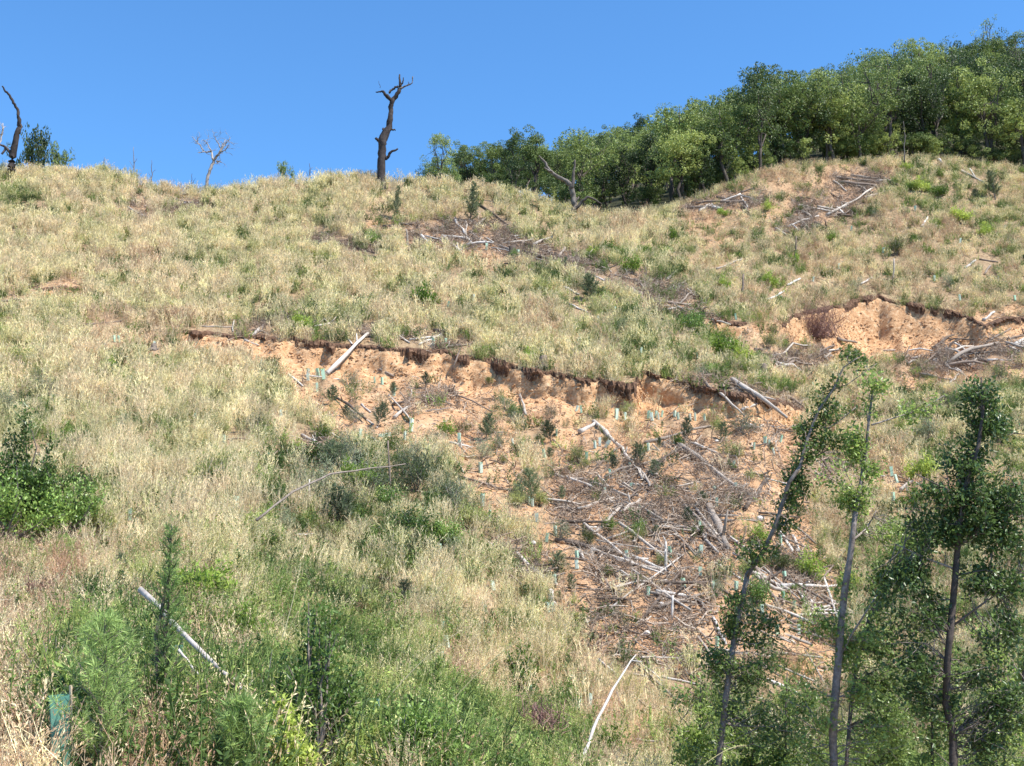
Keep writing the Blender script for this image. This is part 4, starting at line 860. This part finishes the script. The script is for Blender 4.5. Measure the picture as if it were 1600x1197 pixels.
for l in LOGS:
    yf = None
    if l[:2] in LEAN:      # propped against the scarp
        ya, yb = ground(l[0], l[1])[1], ground(l[2], l[3])[1]
        yf = np.array([min(ya * (1 - t) + yb * t, ground(l[0] * (1 - t) + l[2] * t, l[1] * (1 - t) + l[3] * t)[1] - .75 * (1 if .05 < t < .95 else .2)) for t in np.linspace(0, 1, 5)])
        yf = np.minimum.accumulate(yf) if ya > yb else np.minimum.accumulate(yf[::-1])[::-1]
    log(*l[:6], label=l[6] if len(l) > 6 else None, Yfix=yf)
log(928, 662, 1004, 753, 8, 'grey', 'long curved grey log slanting down from the cut log butt', via=[(962, 695), (992, 731)], taper=.5)
log(867, 742, 985, 779, 6.5, 'grey', 'long bent grey pole along the top of the brush tangle', via=[(912, 748)])
log(1178, 898, 1229, 927, 7, 'grey', 'bent grey log beside the leaning slender trunk', via=[(1205, 920)])
log(400, 828, 633, 757, 4.5, 'grey', 'long arching dead branch curving over the green patch', via=[(457, 788), (515, 764), (586, 759)], lift=(.3, .8), taper=.45, Yfix=(45, 50), wob=.5)
log(905, 1200, 994, 1025, 5.5, 'white', 'slender white dead sapling leaning up from the lower edge', via=[(935, 1124), (965, 1067)], taper=.35, Yfix=(30, 33), wob=.6)
log(219, 925, 398, 1097, 10, 'white', 'smooth bleached log slanting across the near bank above a tree guard', via=[(324, 1030)], taper=.65, Yfix=(19.6, 16.6), wob=.5)
log(275, 1013, 327, 1074, 5, 'grey', 'short crooked branch under the bleached log on the near bank', via=[(298, 1040)], taper=.4, Yfix=(17.5, 16.8))
log(610, 780, 606, 690, 4, 'dark', 'thin charred upright pole in the green patch', Yfix=(60, 60), taper=.7)
log(1160, 462, 1162, 430, 4, 'dark', 'short charred post on the grassy hill beyond the gully', Yfix=(112, 112))
for x, v0, v1, w, k, lab in ((1041, 891, 848, 5, 'white', 'upright bleached post beside a tree guard in the brush tangle'), (1050, 969, 932, 5, 'white', 'leaning white post low in the brush tangle'), (637, 392, 360, 5, 'grey', 'grey stump post on the spur above the brush line'), (1395, 440, 405, 3, 'grey', 'thin grey dead stem on the hill under the wood'), (1242, 410, 370, 3, 'dark', 'thin dark dead stem on the hill under the wood'), (468, 800, 775, 4, 'white', 'short white upright stick left of the green patch'), (486, 800, 750, 3.5, 'white', 'taller white upright stick left of the green patch')):
    Yp = ground(x, v0)[1]; log(x, v0 + 2, x + rng.normal() * 2, v1, w, k, lab, Yfix=(Yp, Yp))
# extra sticks where brush lies thick
dD = cD * (cx > 440) * (cx < 1600) * (cv > 260) * (cv < 1070) + .12 * cB
w_ = (cellA * dD * ((cx > 0) & (cx < 1600)) * (cYd > 35)).ravel(); cum = np.cumsum(w_)
for k in range(190):
    i = min(np.searchsorted(cum, rng.random() * cum[-1]), len(w_) - 1); r_, c_ = divmod(i, NC - 1)
    x, v = cx[r_, c_], cv[r_, c_]; Yp = cYd[r_, c_]; L = rng.uniform(.9, 3.2) * FPX / Yp; a = rng.choice([.5, .7, -.6, 0]) + rng.normal() * .35
    x1, v1 = x + L * math.cos(a), v + L * math.sin(a) * .75
    log(x, v, x1, v1, rng.uniform(2.4, 5.4), rng.choice(['grey', 'grey', 'white', 'dark', 'dark']), lift=(rng.uniform(0, .15), rng.uniform(0, .3)))

main = [(870, 740), (1100, 760), (1290, 900), (1280, 1060), (960, 1040), (900, 900)]
k = 0
while k < 62:      # longer timber heaped in the slip
    x, v = rng.uniform(860, 1290), rng.uniform(720, 1060)
    if not inpoly(np.array([x]), np.array([v]), main)[0]: continue
    L = rng.uniform(1.6, 4.2) * FPX / ground(x, v)[1]; a = rng.choice([.62, .75, .5, -.7, .1, 1.0]) + rng.normal() * .18
    log(x, v, x + L * math.cos(a), v + L * math.sin(a) * .9, rng.uniform(3.2, 6.4), rng.choice(['grey', 'grey', 'white', 'dark']), lift=(rng.uniform(0, .2), rng.uniform(0, .35))); k += 1
# stumps and pale stones
def stump(x, v, h, w, lab, mat='log_grey'):
    b = ground(x, v); k = b[1] / FPX; g = Geo(); r = w * k / 2; H = h * k
    g.tube([(0, 0, -.15), (0, 0, .05), (r * .1, 0, H * .5), (r * .15, 0, H * .92), (r * .1, 0, H)], [r * 1.7, r * 1.25, r, r * .95, r * .7], 10, True, .3)
    for i in range(5):
        a = i * 1.26 + rng.normal() * .3; d = np.array([math.cos(a), math.sin(a), 0]); g.tube([d * r * .5 + [0, 0, .12], d * r * 1.6 + [0, 0, .02], d * r * 2.4 + [0, 0, -.12]], [r * .4, r * .3, r * .12], 5, False)
    o = obj('stump', g.mesh('stump', M[mat], True), None, b); tag(o, lab, 'stump')
for a in ((860, 945, 22, 9, 'pale split stump at the grassy edge of the slip', 'log_white'), (881, 990, 14, 8, 'pale low stump below the slip edge', 'log_white'), (800, 398, 16, 12, 'dark uprooted stump in the brush line on the spur', 'log_dark'), (1037, 700, 9, 6, 'small dark stump on the upper bare soil', 'log_dark'), (1000, 470, 14, 9, 'dark stump lower down the brush line', 'log_dark'), (1192, 590, 24, 12, 'dark root plate above the right end of the scarp', 'log_dark'), (848, 575, 20, 13, 'dark root ball on the scarp lip', 'log_dark'), (240, 548, 10, 9, 'weathered stump in reddish grass beyond the scarp end', 'log_grey'), (635, 1000, 8, 8, 'low pale stump on the near grass', 'log_white')):
    stump(*a)
def stone(x, v, w, lab):
    b = ground(x, v); k = b[1] / FPX; g = Geo(); n, m = 9, 6; th = np.linspace(0, 2 * np.pi, n, endpoint=False); ph = np.linspace(0, np.pi, m + 1)
    Q = np.array([[math.sin(p) * math.cos(t), math.sin(p) * math.sin(t) * .8, math.cos(p) * .7] for p in ph for t in th]); Q *= 1 + .3 * (vnoise(Q[:, :1] * 2 + x, Q[:, 1:2] * 2, 5) - .5)
    g.add(Q * w * k / 2, [(i * n + j, i * n + (j + 1) % n, (i + 1) * n + (j + 1) % n, (i + 1) * n + j) for i in range(m) for j in range(n)])
    o = obj('stone', g.mesh('stone', M['stone']), None, b + np.array([0, 0, w * k * .2])); tag(o, lab, 'stone')
stone(1033, 946, 11, 'white stone in the middle of the brush tangle'); stone(1011, 992, 12, 'white stone near the foot of the brush tangle'); stone(832, 853, 11, 'pale round stone at the edge of the slip'); stone(668, 712, 8, 'small white stone in the green patch'); stone(1188, 813, 13, 'pale flat stone beside the brown crossing log'); stone(1120, 690, 7, 'small pale stone beside the pine seedlings')

# ------------------------------------------------------------------ tree guards
def guard_proto():
    g = Geo(); n = 4; a = np.array([[.5, .5], [-.5, .55], [-.55, -.5], [.5, -.5]]) * .9
    V0 = [(x * 1.0, y, 0) for x, y in a] + [(x * .96, y * 1.02, .5) for x, y in a] + [(x * 1.05, y, 1.0) for x, y in a]; inn = [(x * .9, y * .9, z) for x, y, z in V0]
    F = []
    for i in range(2):
        for j in range(4):
            k = (j + 1) % 4; F.append((i * 4 + j, i * 4 + k, i * 4 + 4 + k, i * 4 + 4 + j)); F.append((12 + i * 4 + k, 12 + i * 4 + j, 12 + i * 4 + 4 + j, 12 + i * 4 + 4 + k))
    for j in range(4): k = (j + 1) % 4; F.append((8 + j, 8 + k, 20 + k, 20 + j))
    g.add(np.array(V0 + inn) * [.17, .15, 1], F); sl = g.mesh('sleeve', M['guard'])
    g = Geo(); g.tube([(.095, -.02, -.2), (.095, -.02, .5), (.097, -.02, 1.12)], [.014, .014, .013], 4); st = g.mesh('stake', M['stake'])
    g = Geo(); k = 16; d = unit(rng.normal(size=(k, 3)) + [0, 0, .8]); g.cards(np.array([[0, 0, .9]]) + rng.normal(size=(k, 3)) * [.04, .04, .07], d, unit(np.cross(d, rdir(k))), .14, .05); sp = g.mesh('seedling', M['bright'])
    return sl, st, sp
GP = [guard_proto() for _ in range(3)]
TEAL = GP[0][0].copy(); TEAL.materials[0] = M['teal']
def guard(x, v, h, lab=None, tilt=None, lying=False):
    b = ground(x, v); H = np.clip(h * b[1] / FPX, .42, .85); o = thing('tree_guard', b, lab or 'pale green plastic tree guard ' + area(x, v), 'tree guard', 'tree guards planted over the slope', None if lab else x)
    w = np.clip(H / .6, .8, 1.25) * rng.uniform(.95, 1.25); o.scale = (w, w, H); o.rotation_euler = (rng.normal() * .11, rng.normal() * .11, rng.uniform(0, 6.28))
    if tilt: o.rotation_euler = (tilt[0], tilt[1], 0.3)
    k = rng.integers(0, 3); obj('sleeve', GP[k][0], o)
    if not lying:
        obj('stake', GP[k][1], o)
        if rng.random() < .3: obj('seedling', GP[k][2], o)
for a in GL: guard(*a)
guard(642, 673, 30, 'tallest thin pale green tree guard on the upper bare soil')
guard(592, 681, 20, 'toppled pale green tree guard lying on the soil above the green patch', (.2, 1.35), True)
guard(1005, 904, 16, 'flattened mint green tree guard lying in the brush tangle', (1.2, 1.1), True)
guard(945, 700, 14, 'tilted pale tree guard under the cut log butt', (.35, .5))
for x, v, Y, H, lab in ((95, 1200, 13.0, .62, 'large translucent green tree guard at the lower corner of the near bank'), (278, 1072, 19.5, .62, 'green tree guard under the bleached log on the near bank'), (587, 1146, 22.5, .62, 'mint green tree guard behind the dark shrub on the near bank')):
    b = ground(x, v); o = thing('tree_guard', b, lab, 'tree guard', 'tree guards planted over the slope'); o.scale = (1.1, 1.1, .72); o.rotation_euler = (.05, -.09, .5); obj('sleeve', TEAL, o); obj('stake', GP[0][1], o)

# ------------------------------------------------------------------ shrubs and seedlings
def pine_mesh(h=1.2, nb=16, needles=34, nl=.10, nw=.012, cone=.42, mat='pine', low=.1):
    gs, gf = Geo(), Geo(); top = np.array([rng.normal() * .03, rng.normal() * .03, h])
    gs.tube(bent((0, 0, -.1), top, 5, .02), np.linspace(.02 * h, .005, 5), 5, False)
    for i in range(nb):
        t = low + (.97 - low) * i / nb; a = i * 2.4 + rng.normal() * .3; l = h * cone * (1 - t) ** .75 * rng.uniform(.7, 1.15) + .05
        p0 = top * t; d = np.array([math.cos(a), math.sin(a), rng.uniform(.5, 1.1)]); p1 = p0 + unit(d) * l; p1[2] += l * .2
        q = bent(p0, p1, 4, .05); gs.tube(q, np.linspace(.008 * h, .003, 4), 3, False)
        n = int(needles * (.4 + l / (h * cone))); u = rng.uniform(.15, 1.05, n)[:, None]; c = p0 * (1 - u) + p1 * u
        dd = unit(unit(d) * .7 + rng.normal(size=(n, 3)) * .75 + [0, 0, .25]); gf.cards(c, dd, unit(np.cross(dd, rdir(n))), rng.uniform(.6, 1.2, n) * nl, nw)
    n = needles; u = rng.uniform(.3, 1.03, n)[:, None]; dd = unit(rng.normal(size=(n, 3)) * .6 + [0, 0, .8]); gf.cards(top * u, dd, unit(np.cross(dd, rdir(n))), nl, nw)
    return gs.mesh('stem', M['bark']), gf.mesh('foliage', M[mat])
def shrub_mesh(h=1.0, rad=.55, stems=12, leaves=60, leaf=.09, lw=.04, mat='bright', upright=.6, clump=.16):
    gs, gf = Geo(), Geo()
    for i in range(stems):
        a = rng.uniform(0, 6.28); rr = rad * math.sqrt(rng.random()); z = h * (1 - .55 * (rr / rad) ** 2) * rng.uniform(.42, 1.08)
        tip = np.array([math.cos(a) * rr, math.sin(a) * rr, z]); q = bent(tip * [.12, .12, 0], tip, 4, .07); gs.tube(q, np.linspace(.014 * h, .004, 4), 4, False)
        n = int(leaves * rng.uniform(.7, 1.3)); u = rng.uniform(.35, 1.05, n)[:, None] ** .8
        c = q[0] * (1 - u) + tip * u + rng.normal(size=(n, 3)) * clump * h * .5
        dd = unit(rng.normal(size=(n, 3)) * .8 + [0, 0, upright]); nn = unit(rng.normal(size=(n, 3)) * .6 + [0, 0, 1]); gf.cards(c, dd, unit(np.cross(dd, nn)), rng.uniform(.6, 1.3, n) * leaf, rng.uniform(.7, 1.2, n) * lw)
    return gs.mesh('stem', M['bark']), gf.mesh('foliage', M[mat])
SPR = {'pine': [pine_mesh(1.2, 20, 46, .18, .024, .5) for _ in range(4)], 'bright': [shrub_mesh(1, .6, 16, 60, .13, .05, 'bright') for _ in range(3)], 'olive': [shrub_mesh(1, .5, 18, 55, .11, .025, 'olive', 1.2) for _ in range(3)],
      'grey': [shrub_mesh(1, .65, 16, 60, .10, .022, 'greygreen', .7, .22) for _ in range(3)], 'broad': [shrub_mesh(1, .6, 22, 70, .085, .045, 'broad', .4, .2) for _ in range(3)], 'leafy': [shrub_mesh(1, .62, 36, 110, .055, .028, 'broad', .5, .10) for _ in range(2)], 'conifer': [pine_mesh(1.0, 26, 34, .10, .016, .24, 'pine', .03) for _ in range(2)]}
SH = {'pine': 1.2}
LAB = {'pine': ('pine_seedling', 'blue-green pine seedling', 'seedling'), 'bright': ('shrub', 'bright green leafy shrub', 'shrub'), 'olive': ('shrub', 'olive green upright shrub', 'shrub'), 'grey': ('shrub', 'soft grey-green shrub', 'shrub'), 'broad': ('shrub', 'dark glossy green shrub', 'shrub'), 'leafy': ('shrub', 'dark leafy shrub', 'shrub'), 'conifer': ('conifer', 'narrow dark conifer', 'conifer')}
def shrub(x, v, h, kind, wide=1.0, label=None, Y=None):
    b = ground(x, v); H = h * b[1] / FPX; pr = SPR[kind][rng.integers(0, len(SPR[kind]))]; nm, lb, ct = LAB[kind]
    o = thing(nm, b, label or lb + ' ' + area(x, v), ct, nm.replace('_', ' ') + 's dotted over the slope', None if label else x)
    s = H / SH.get(kind, 1.0); o.scale = (s * wide * rng.uniform(.8, 1.2), s * wide * rng.uniform(.8, 1.2), s); o.rotation_euler = (rng.normal() * .12, rng.normal() * .12, rng.uniform(0, 6.28))
    obj('stem', pr[0], o); obj('foliage', pr[1], o); return o
for a in SL: shrub(*a[:4], wide=a[4] if len(a) > 4 else 1.0, label=a[5] if len(a) > 5 else None)
for k in range(170):        # scattered extra seedlings and shrubs through the grass
    for _ in range(40):
        x = rng.uniform(0, 1600); v = rng.uniform(300, 960); i = int((x + 700) / 5); r_ = int(np.interp(v, V[::-1, i], np.arange(NR - 1, -1, -1)))
        if FACE[r_, i] < .1 and v > np.interp(x, sk[:, 0], sk[:, 1]) + 25: break
    shrub(x, v, rng.uniform(.4, 1.25) * FPX / P[r_, i, 1], rng.choice(['grey', 'olive', 'pine', 'bright', 'broad', 'olive']), rng.uniform(.7, 1.3))
# dead reddish bush beside the pale cutting
def twig_bush(x, v, h, w, lab):
    b = ground(x, v); k = b[1] / FPX; g = Geo()
    for i in range(340):
        a = rng.uniform(0, 6.28); rr = w * k / 2 * math.sqrt(rng.random()); tip = np.array([math.cos(a) * rr, math.sin(a) * rr * .6, h * k * rng.uniform(.35, 1)]); q = bent(tip * [.3, .3, 0] + rng.normal(size=3) * [w * k * .16, w * k * .08, 0], tip + rng.normal(size=3) * [w * k * .12, .2, h * k * .12], 4, .16)
        g.tube(q, [.022, .018, .013, .007], 3, False); g.tube(bent(q[2], q[2] + rng.normal(size=3) * h * k * .22, 3, .1), [.012, .009, .005], 3, False)
    o = obj('dead_bush', g.mesh('dead_bush', M['redtwig']), None, b); tag(o, lab, 'bush')
twig_bush(1272, 528, 58, 110, 'reddish-brown dead bush hanging beside the pale orange cutting'); twig_bush(840, 1180, 75, 60, 'pinkish-brown dead bush near the lower edge'); twig_bush(60, 950, 40, 50, 'reddish dead bush at the left of the near bank')

# the large leafy bush at the left edge and the young pines of the near bank
def big(name, meshes, loc, label, cat, s=(1, 1, 1), rz=0):
    o = thing(name, loc, label, cat); o.scale = s; o.rotation_euler[2] = rz; obj('stem', meshes[0], o); obj('foliage', meshes[1], o); return o
def grounded(x, v, Yw):
    q = at(x, v, Yw); return q
b = ground(40, 838); big('shrub', shrub_mesh(4.6, 1.35, 30, 170, .16, .08, 'broad', .6, .06), b, 'large glossy green bush at the left edge of the hillside', 'shrub')
b = ground(250, 1150); H = 320 * b[1] / FPX; big('young_pine', pine_mesh(H, 60, 70, .10, .008, .13, 'softpine', .02), b, 'slim upright young pine in front of the bleached log', 'pine')
b = ground(155, 1200); H = 225 * b[1] / FPX; big('young_pine', pine_mesh(H, 46, 110, .13, .008, .42, 'softpine', .02), b, 'bushy soft young pine at the lower edge beside the slim pine', 'pine')
b = ground(372, 1228); H = 125 * b[1] / FPX; big('young_pine', pine_mesh(H, 40, 100, .12, .008, .6, 'softpine', .02), b, 'low spreading young pine at the lower edge left of the dark shrub', 'pine')
b = ground(70, 1110); H = 130 * b[1] / FPX; big('shrub', shrub_mesh(H, .5 * H, 26, 80, .06, .012, 'olive', .8, .15), b, 'feathery light green shrub at the left of the bushy pine', 'shrub')
b = ground(495, 1215); H = 330 * b[1] / FPX; big('shrub', shrub_mesh(H, .20 * H, 24, 170, .075, .034, 'broad', .8, .07), b, 'tall dark green shrub with upright stems at the lower edge', 'shrub')
b = ground(655, 1228); H = 140 * b[1] / FPX; big('shrub', shrub_mesh(H, .4 * H, 30, 130, .075, .04, 'broad', .5, .14), b, 'lower leafy shrub at the lower edge right of the mint green guard', 'shrub')
b = ground(440, 1230); H = 120 * b[1] / FPX; big('shrub', shrub_mesh(H, .45 * H, 30, 130, .075, .036, 'bright', .5, .14), b, 'leafy light green shrub between the low pine and the dark shrub', 'shrub')
for x, v, h, k, lab in ((310, 960, 90, 'bright', 'yellow-green shrub just above the bleached log'), (420, 900, 60, 'olive', 'olive shrub on the near bank above the tall dark shrub'), (170, 1000, 60, 'olive', 'olive weedy shrub left of the slim pine'), (700, 1190, 70, 'bright', 'light green shrub at the lower edge under the pale grass'), (770, 1200, 60, 'olive', 'olive shrub at the lower edge beside the pinkish dead bush'), (960, 1195, 60, 'bright', 'bright shrub right of the leaning white sapling'), (640, 1120, 50, 'grey', 'grey-green shrub right of the mint green guard'), (730, 1090, 50, 'olive', 'olive shrub on the near grass left of the yellow-green shrub'), (560, 960, 70, 'olive', 'dark olive shrub above the near bank centre'), (380, 1010, 60, 'bright', 'small leafy shrub to the right of the bleached log')):
    shrub(x, v, h, k, 1.0, lab)
# long pale grass stems arching over the near bank
def stem(x0, v0, x1, v1, Yw, lab, bend=(0, -20)):
    A = at(x0, v0, Yw); B = at(x1, v1, Yw + .3); Mi = at((x0 + x1) / 2 + bend[0], (v0 + v1) / 2 + bend[1], Yw + .1); t = np.linspace(0, 1, 9)[:, None]
    q = (1 - t) ** 2 * A + 2 * t * (1 - t) * Mi + t * t * B; g = Geo(); g.tube(q - A, np.linspace(.010, .004, 9), 4, False)
    n = 60; u = rng.uniform(.6, 1, n)[:, None]; c = (1 - u) ** 2 * A + 2 * u * (1 - u) * Mi + u * u * B - A; d = unit(unit(B - Mi) + rng.normal(size=(n, 3)) * .5); g.cards(c, d, unit(np.cross(d, rdir(n))), .05, .009)
    o = obj('grass_stem', g.mesh('grass_stem', M['palestem']), None, A); tag(o, lab, 'grass stem')
stem(640, 1190, 810, 1000, 17, 'long pale grass stem arching over the near grass', (-10, -30)); stem(575, 1130, 720, 985, 22, 'pale grass stem arching behind the mint green guard', (0, -25)); stem(60, 1010, 160, 880, 20, 'pale grass stem leaning above the feathery shrub', (-10, -20)); stem(390, 830, 560, 760, 40, 'pale stem alongside the long arching branch', (0, -22)); stem(120, 1195, 195, 1080, 13, 'yellow grass stem in front of the corner guard', (0, -10)); stem(1100, 1195, 1165, 1165, 24, 'pale arching stem among the understory saplings', (10, -18)); stem(75, 1195, 100, 1085, 12.6, 'upright pale grass stem before the corner guard', (0, 0)); stem(440, 1000, 470, 880, 25, 'upright pale grass stem on the near bank centre', (4, 0)); stem(90, 930, 120, 860, 30, 'short pale grass stem above the feathery shrub', (0, -8))

# ------------------------------------------------------------------ slender trees in front
def slender(label, Y, trunk, branches, blobs, leaf=.10, seed=0, base_x=None):
    """trunk: (x, v, width px); branches: lists of the same; blobs: (x, v, rx, rv, leaves) leaf masses, with depth"""
    k = Y / FPX; x0 = trunk[0][0] if base_x is None else base_x
    col = int((x0 + 700) / 5); iy = np.interp(Y, P[:, col, 1], np.arange(NR)); bz = P[int(iy), col, 2]
    b = at(x0, 1300, Y); b[2] = bz
    root = thing('slender_tree', b, label, 'tree', 'slender trees in front of the slope')
    def path(pts, base=None, jit=1.0):
        pts = np.array(pts, float); n = len(pts); t = np.linspace(0, n - 1, (n - 1) * 3 + 1); q = np.stack([np.interp(t, np.arange(n), pts[:, j]) for j in range(3)], 1)
        d = np.cumsum(rng.normal(size=len(t))) * .05 * jit; d -= d[0]; W_ = at(q[:, 0], q[:, 1], Y + d); r = q[:, 2] * k / 2 * .78
        if base is not None: W_ = np.concatenate([[base - [0, 0, .3]], [(base * .55 + W_[0] * .45)], W_]); r = np.concatenate([[r[0] * 1.6], [r[0] * 1.2], r])
        return W_ - b, r
    g = Geo(); tp_, tr_ = path(trunk, b); g.tube(tp_, tr_, 8, True, .18); obj('trunk', g.mesh('trunk', M['slender_bark'], True), root)
    ends = [tp_[1:]]
    for br in branches:
        g = Geo(); p, r = path(br, None, 2.0); g.tube(p, np.maximum(r, .006), 5, True, .15); obj('branch', g.mesh('branch', M['bark'], True), root); ends.append(p)
    skel = np.concatenate(ends); gl, gt = Geo(), Geo()
    blobs = list(blobs) + [(x + rng.normal() * 8, v + rng.normal() * 10, 20, 24, 36) for x, v, w in trunk[len(trunk) // 4:] if w > 2.5 and rng.random() < .7]
    for (x, v, rx, rv, n) in blobs:
        c0 = at(x, v, Y) - b; Rx, Rz = rx * k, rv * k
        m = max(5, n // 20)
        for j in range(m):
            d = rdir(1)[0]; s = rng.random() ** .45; cc = c0 + d * np.array([Rx, Rx, Rz]) * s
            i = np.argmin(np.linalg.norm((skel - cc + [0, 0, .25]) * [1, 1, .8], axis=1)); q = bent(skel[i], cc, 5, .13); gt.tube(q, np.linspace(.011, .004, 5), 4, False)
            nn_ = int(45 * rng.uniform(.6, 1.5)); u = rng.uniform(.55, 1.08, nn_)[:, None]; base = q[0] * (1 - u) + q[-1] * u + rng.normal(size=(nn_, 3)) * [.11, .11, .09]
            dd = unit(rng.normal(size=(nn_, 3)) * .8 + unit(cc - q[0]) * .5 + [0, 0, -.15]); nrm = unit(rng.normal(size=(nn_, 3)) * .55 + [0, 0, 1]); gl.cards(base, dd, unit(np.cross(dd, nrm)), rng.uniform(.6, 1.35, nn_) * leaf, rng.uniform(.45, .65, nn_) * leaf)
    tw = obj('twigs', gt.mesh('twigs', M['bark']), root); tw['kind'] = 'stuff'; obj('crown', gl.mesh('crown', M['darkleaf' if 'densest' in label else 'treeleaf']), root)
slender('slender tree with a kinked leaning trunk, its top drooping toward the gully', 27,
  [(1122, 1200, 13), (1134, 1090, 12), (1141, 1040, 12), (1149, 986, 11), (1160, 935, 11), (1168, 898, 10), (1195, 858, 9), (1213, 817, 8), (1232, 756, 8), (1250, 729, 7), (1262, 685, 6), (1279, 641, 5), (1303, 607, 4), (1318, 574, 3), (1345, 556, 2)],
  [[(1290, 672, 4), (1315, 655, 3), (1340, 634, 2)], [(1258, 722, 4), (1285, 708, 3), (1310, 690, 2)], [(1168, 900, 5), (1175, 880, 3), (1172, 850, 2)], [(1236, 745, 3), (1252, 729, 3), (1252, 705, 3)], [(1300, 610, 3), (1325, 600, 2), (1370, 568, 1.5)]],
  [(1350, 562, 40, 18, 120), (1296, 645, 30, 30, 150), (1262, 690, 28, 36, 330), (1300, 600, 22, 20, 80), (1240, 760, 22, 24, 200), (1228, 800, 26, 26, 240), (1172, 868, 16, 20, 110), (1140, 950, 34, 26, 260), (1190, 985, 46, 30, 330), (1120, 1030, 34, 36, 300), (1180, 1060, 40, 30, 260), (1325, 690, 26, 22, 150), (1130, 1110, 40, 40, 220), (1200, 1130, 60, 40, 260), (1110, 1180, 40, 40, 200)])
slender('slender tree with a pale mottled upright trunk between its two neighbours', 26,
  [(1303, 1200, 17), (1301, 1150, 16), (1303, 1118, 16), (1310, 1033, 15), (1315, 966, 14), (1321, 915, 13), (1330, 858, 12), (1335, 814, 10), (1345, 756, 8), (1352, 709, 7), (1360, 638, 5), (1364, 605, 3)],
  [[(1362, 664, 4), (1400, 652, 3), (1440, 640, 2.4), (1478, 616, 1.5)], [(1335, 842, 6), (1352, 828, 4), (1362, 812, 3), (1369, 798, 2)], [(1310, 1030, 5), (1335, 985, 4), (1370, 930, 3)], [(1348, 740, 4), (1362, 728, 3), (1372, 730, 2)]],
  [(1335, 700, 18, 40, 260), (1362, 735, 10, 12, 60), (1440, 645, 50, 20, 130), (1325, 780, 22, 30, 180), (1345, 770, 12, 30, 90), (1290, 735, 26, 24, 130), (1280, 970, 22, 26, 130), (1345, 1000, 26, 30, 200), (1365, 620, 20, 30, 90), (1260, 1110, 50, 40, 200), (1345, 1080, 40, 40, 200), (1370, 1160, 50, 40, 260), (1260, 1180, 40, 40, 160), (1400, 830, 26, 30, 180)])
slender('slender dark tree with the densest leafy crown at the right edge', 24.5,
  [(1490, 1200, 17), (1489, 1148, 16), (1478, 1100, 15), (1480, 1033, 14), (1487, 966, 14), (1494, 881, 12), (1499, 820, 11), (1509, 759, 10), (1529, 696, 8), (1536, 641, 6), (1533, 590, 3)],
  [[(1502, 850, 6), (1530, 830, 4), (1575, 815, 3), (1610, 800, 2)], [(1505, 790, 5), (1470, 760, 3), (1430, 740, 2)], [(1535, 680, 4), (1570, 675, 3), (1612, 680, 2)], [(1494, 890, 5), (1440, 870, 3), (1400, 850, 2)], [(1486, 980, 5), (1540, 940, 4), (1600, 900, 3)], [(1490, 900, 5), (1540, 890, 3), (1570, 905, 2)]],
  [(1535, 625, 32, 40, 520), (1540, 670, 36, 28, 330), (1510, 725, 42, 32, 520), (1500, 785, 62, 42, 1000), (1560, 770, 50, 46, 620), (1470, 830, 34, 34, 420), (1540, 830, 50, 34, 560), (1590, 840, 30, 30, 300), (1440, 790, 22, 34, 160), (1530, 900, 40, 24, 300), (1570, 920, 36, 30, 260), (1425, 900, 34, 44, 420), (1400, 960, 40, 44, 420), (1450, 960, 24, 40, 240), (1420, 1040, 44, 40, 520), (1530, 1040, 30, 30, 200), (1580, 1000, 36, 44, 360), (1590, 1080, 36, 60, 620), (1440, 1110, 40, 50, 260), (1540, 1120, 30, 40, 150), (1570, 1180, 50, 40, 300)])
slender('thin leaning sapling between the mottled trunk and the dark tree', 27.5,
  [(1322, 1200, 8), (1330, 1100, 8), (1337, 1040, 7.5), (1360, 959, 7), (1380, 918, 6), (1401, 885, 5), (1424, 848, 4), (1435, 815, 2)], [[(1362, 950, 4), (1390, 960, 2)], [(1401, 885, 3), (1380, 850, 2), (1378, 830, 1.5)]],
  [(1425, 850, 36, 28, 260), (1385, 900, 30, 24, 220), (1370, 1000, 34, 30, 300), (1390, 1060, 40, 36, 400), (1400, 1130, 40, 40, 400)])
for x, vt, Yw, n, lab in ((1095, 1075, 29, 5, 'leafy sapling under the kinked tree'), (1230, 1050, 30, 5, 'leafy sapling between the kinked and mottled trees'), (1390, 1080, 30, 6, 'leafy sapling right of the mottled trunk'), (1560, 960, 29, 6, 'leafy sapling at the right edge under the dark tree'), (1610, 900, 27, 5, 'leafy sapling cut by the frame behind the dark tree'), (1460, 1000, 31, 6, 'leafy sapling in the gap left of the dark trunk'), (1165, 1130, 31, 4, 'low leafy sapling at the lower edge below the kinked tree')):
    bl = [(x + rng.normal() * 22, vt + (1200 - vt) * t + rng.normal() * 10, 34 + 16 * t, 30, int(190 * (.6 + .5 * t))) for t in np.linspace(.12, 1, n)]
    slender(lab, Yw, [(x + rng.normal() * 12, 1210, 6), (x + rng.normal() * 8, (1210 + vt) / 2, 4.5), (x, vt, 2)], [[(x, (1210 + vt) / 2, 3), (x + 30, (1210 + vt) / 2 - 40, 1.5)], [(x, (1210 + vt) / 2 + 20, 3), (x - 28, (1210 + vt) / 2 - 20, 1.5)]], bl, .11)

# ------------------------------------------------------------------ labels of things told apart only by their order
by = {}
for lab, x, o in NUM: by.setdefault(lab, []).append((x, o))
for lab, L_ in by.items():
    L_.sort(key=lambda q: q[0])
    for i, (x, o) in enumerate(L_): o['label'] = lab if len(L_) == 1 else '%s, %s from left' % (lab, ordinal(i + 1))
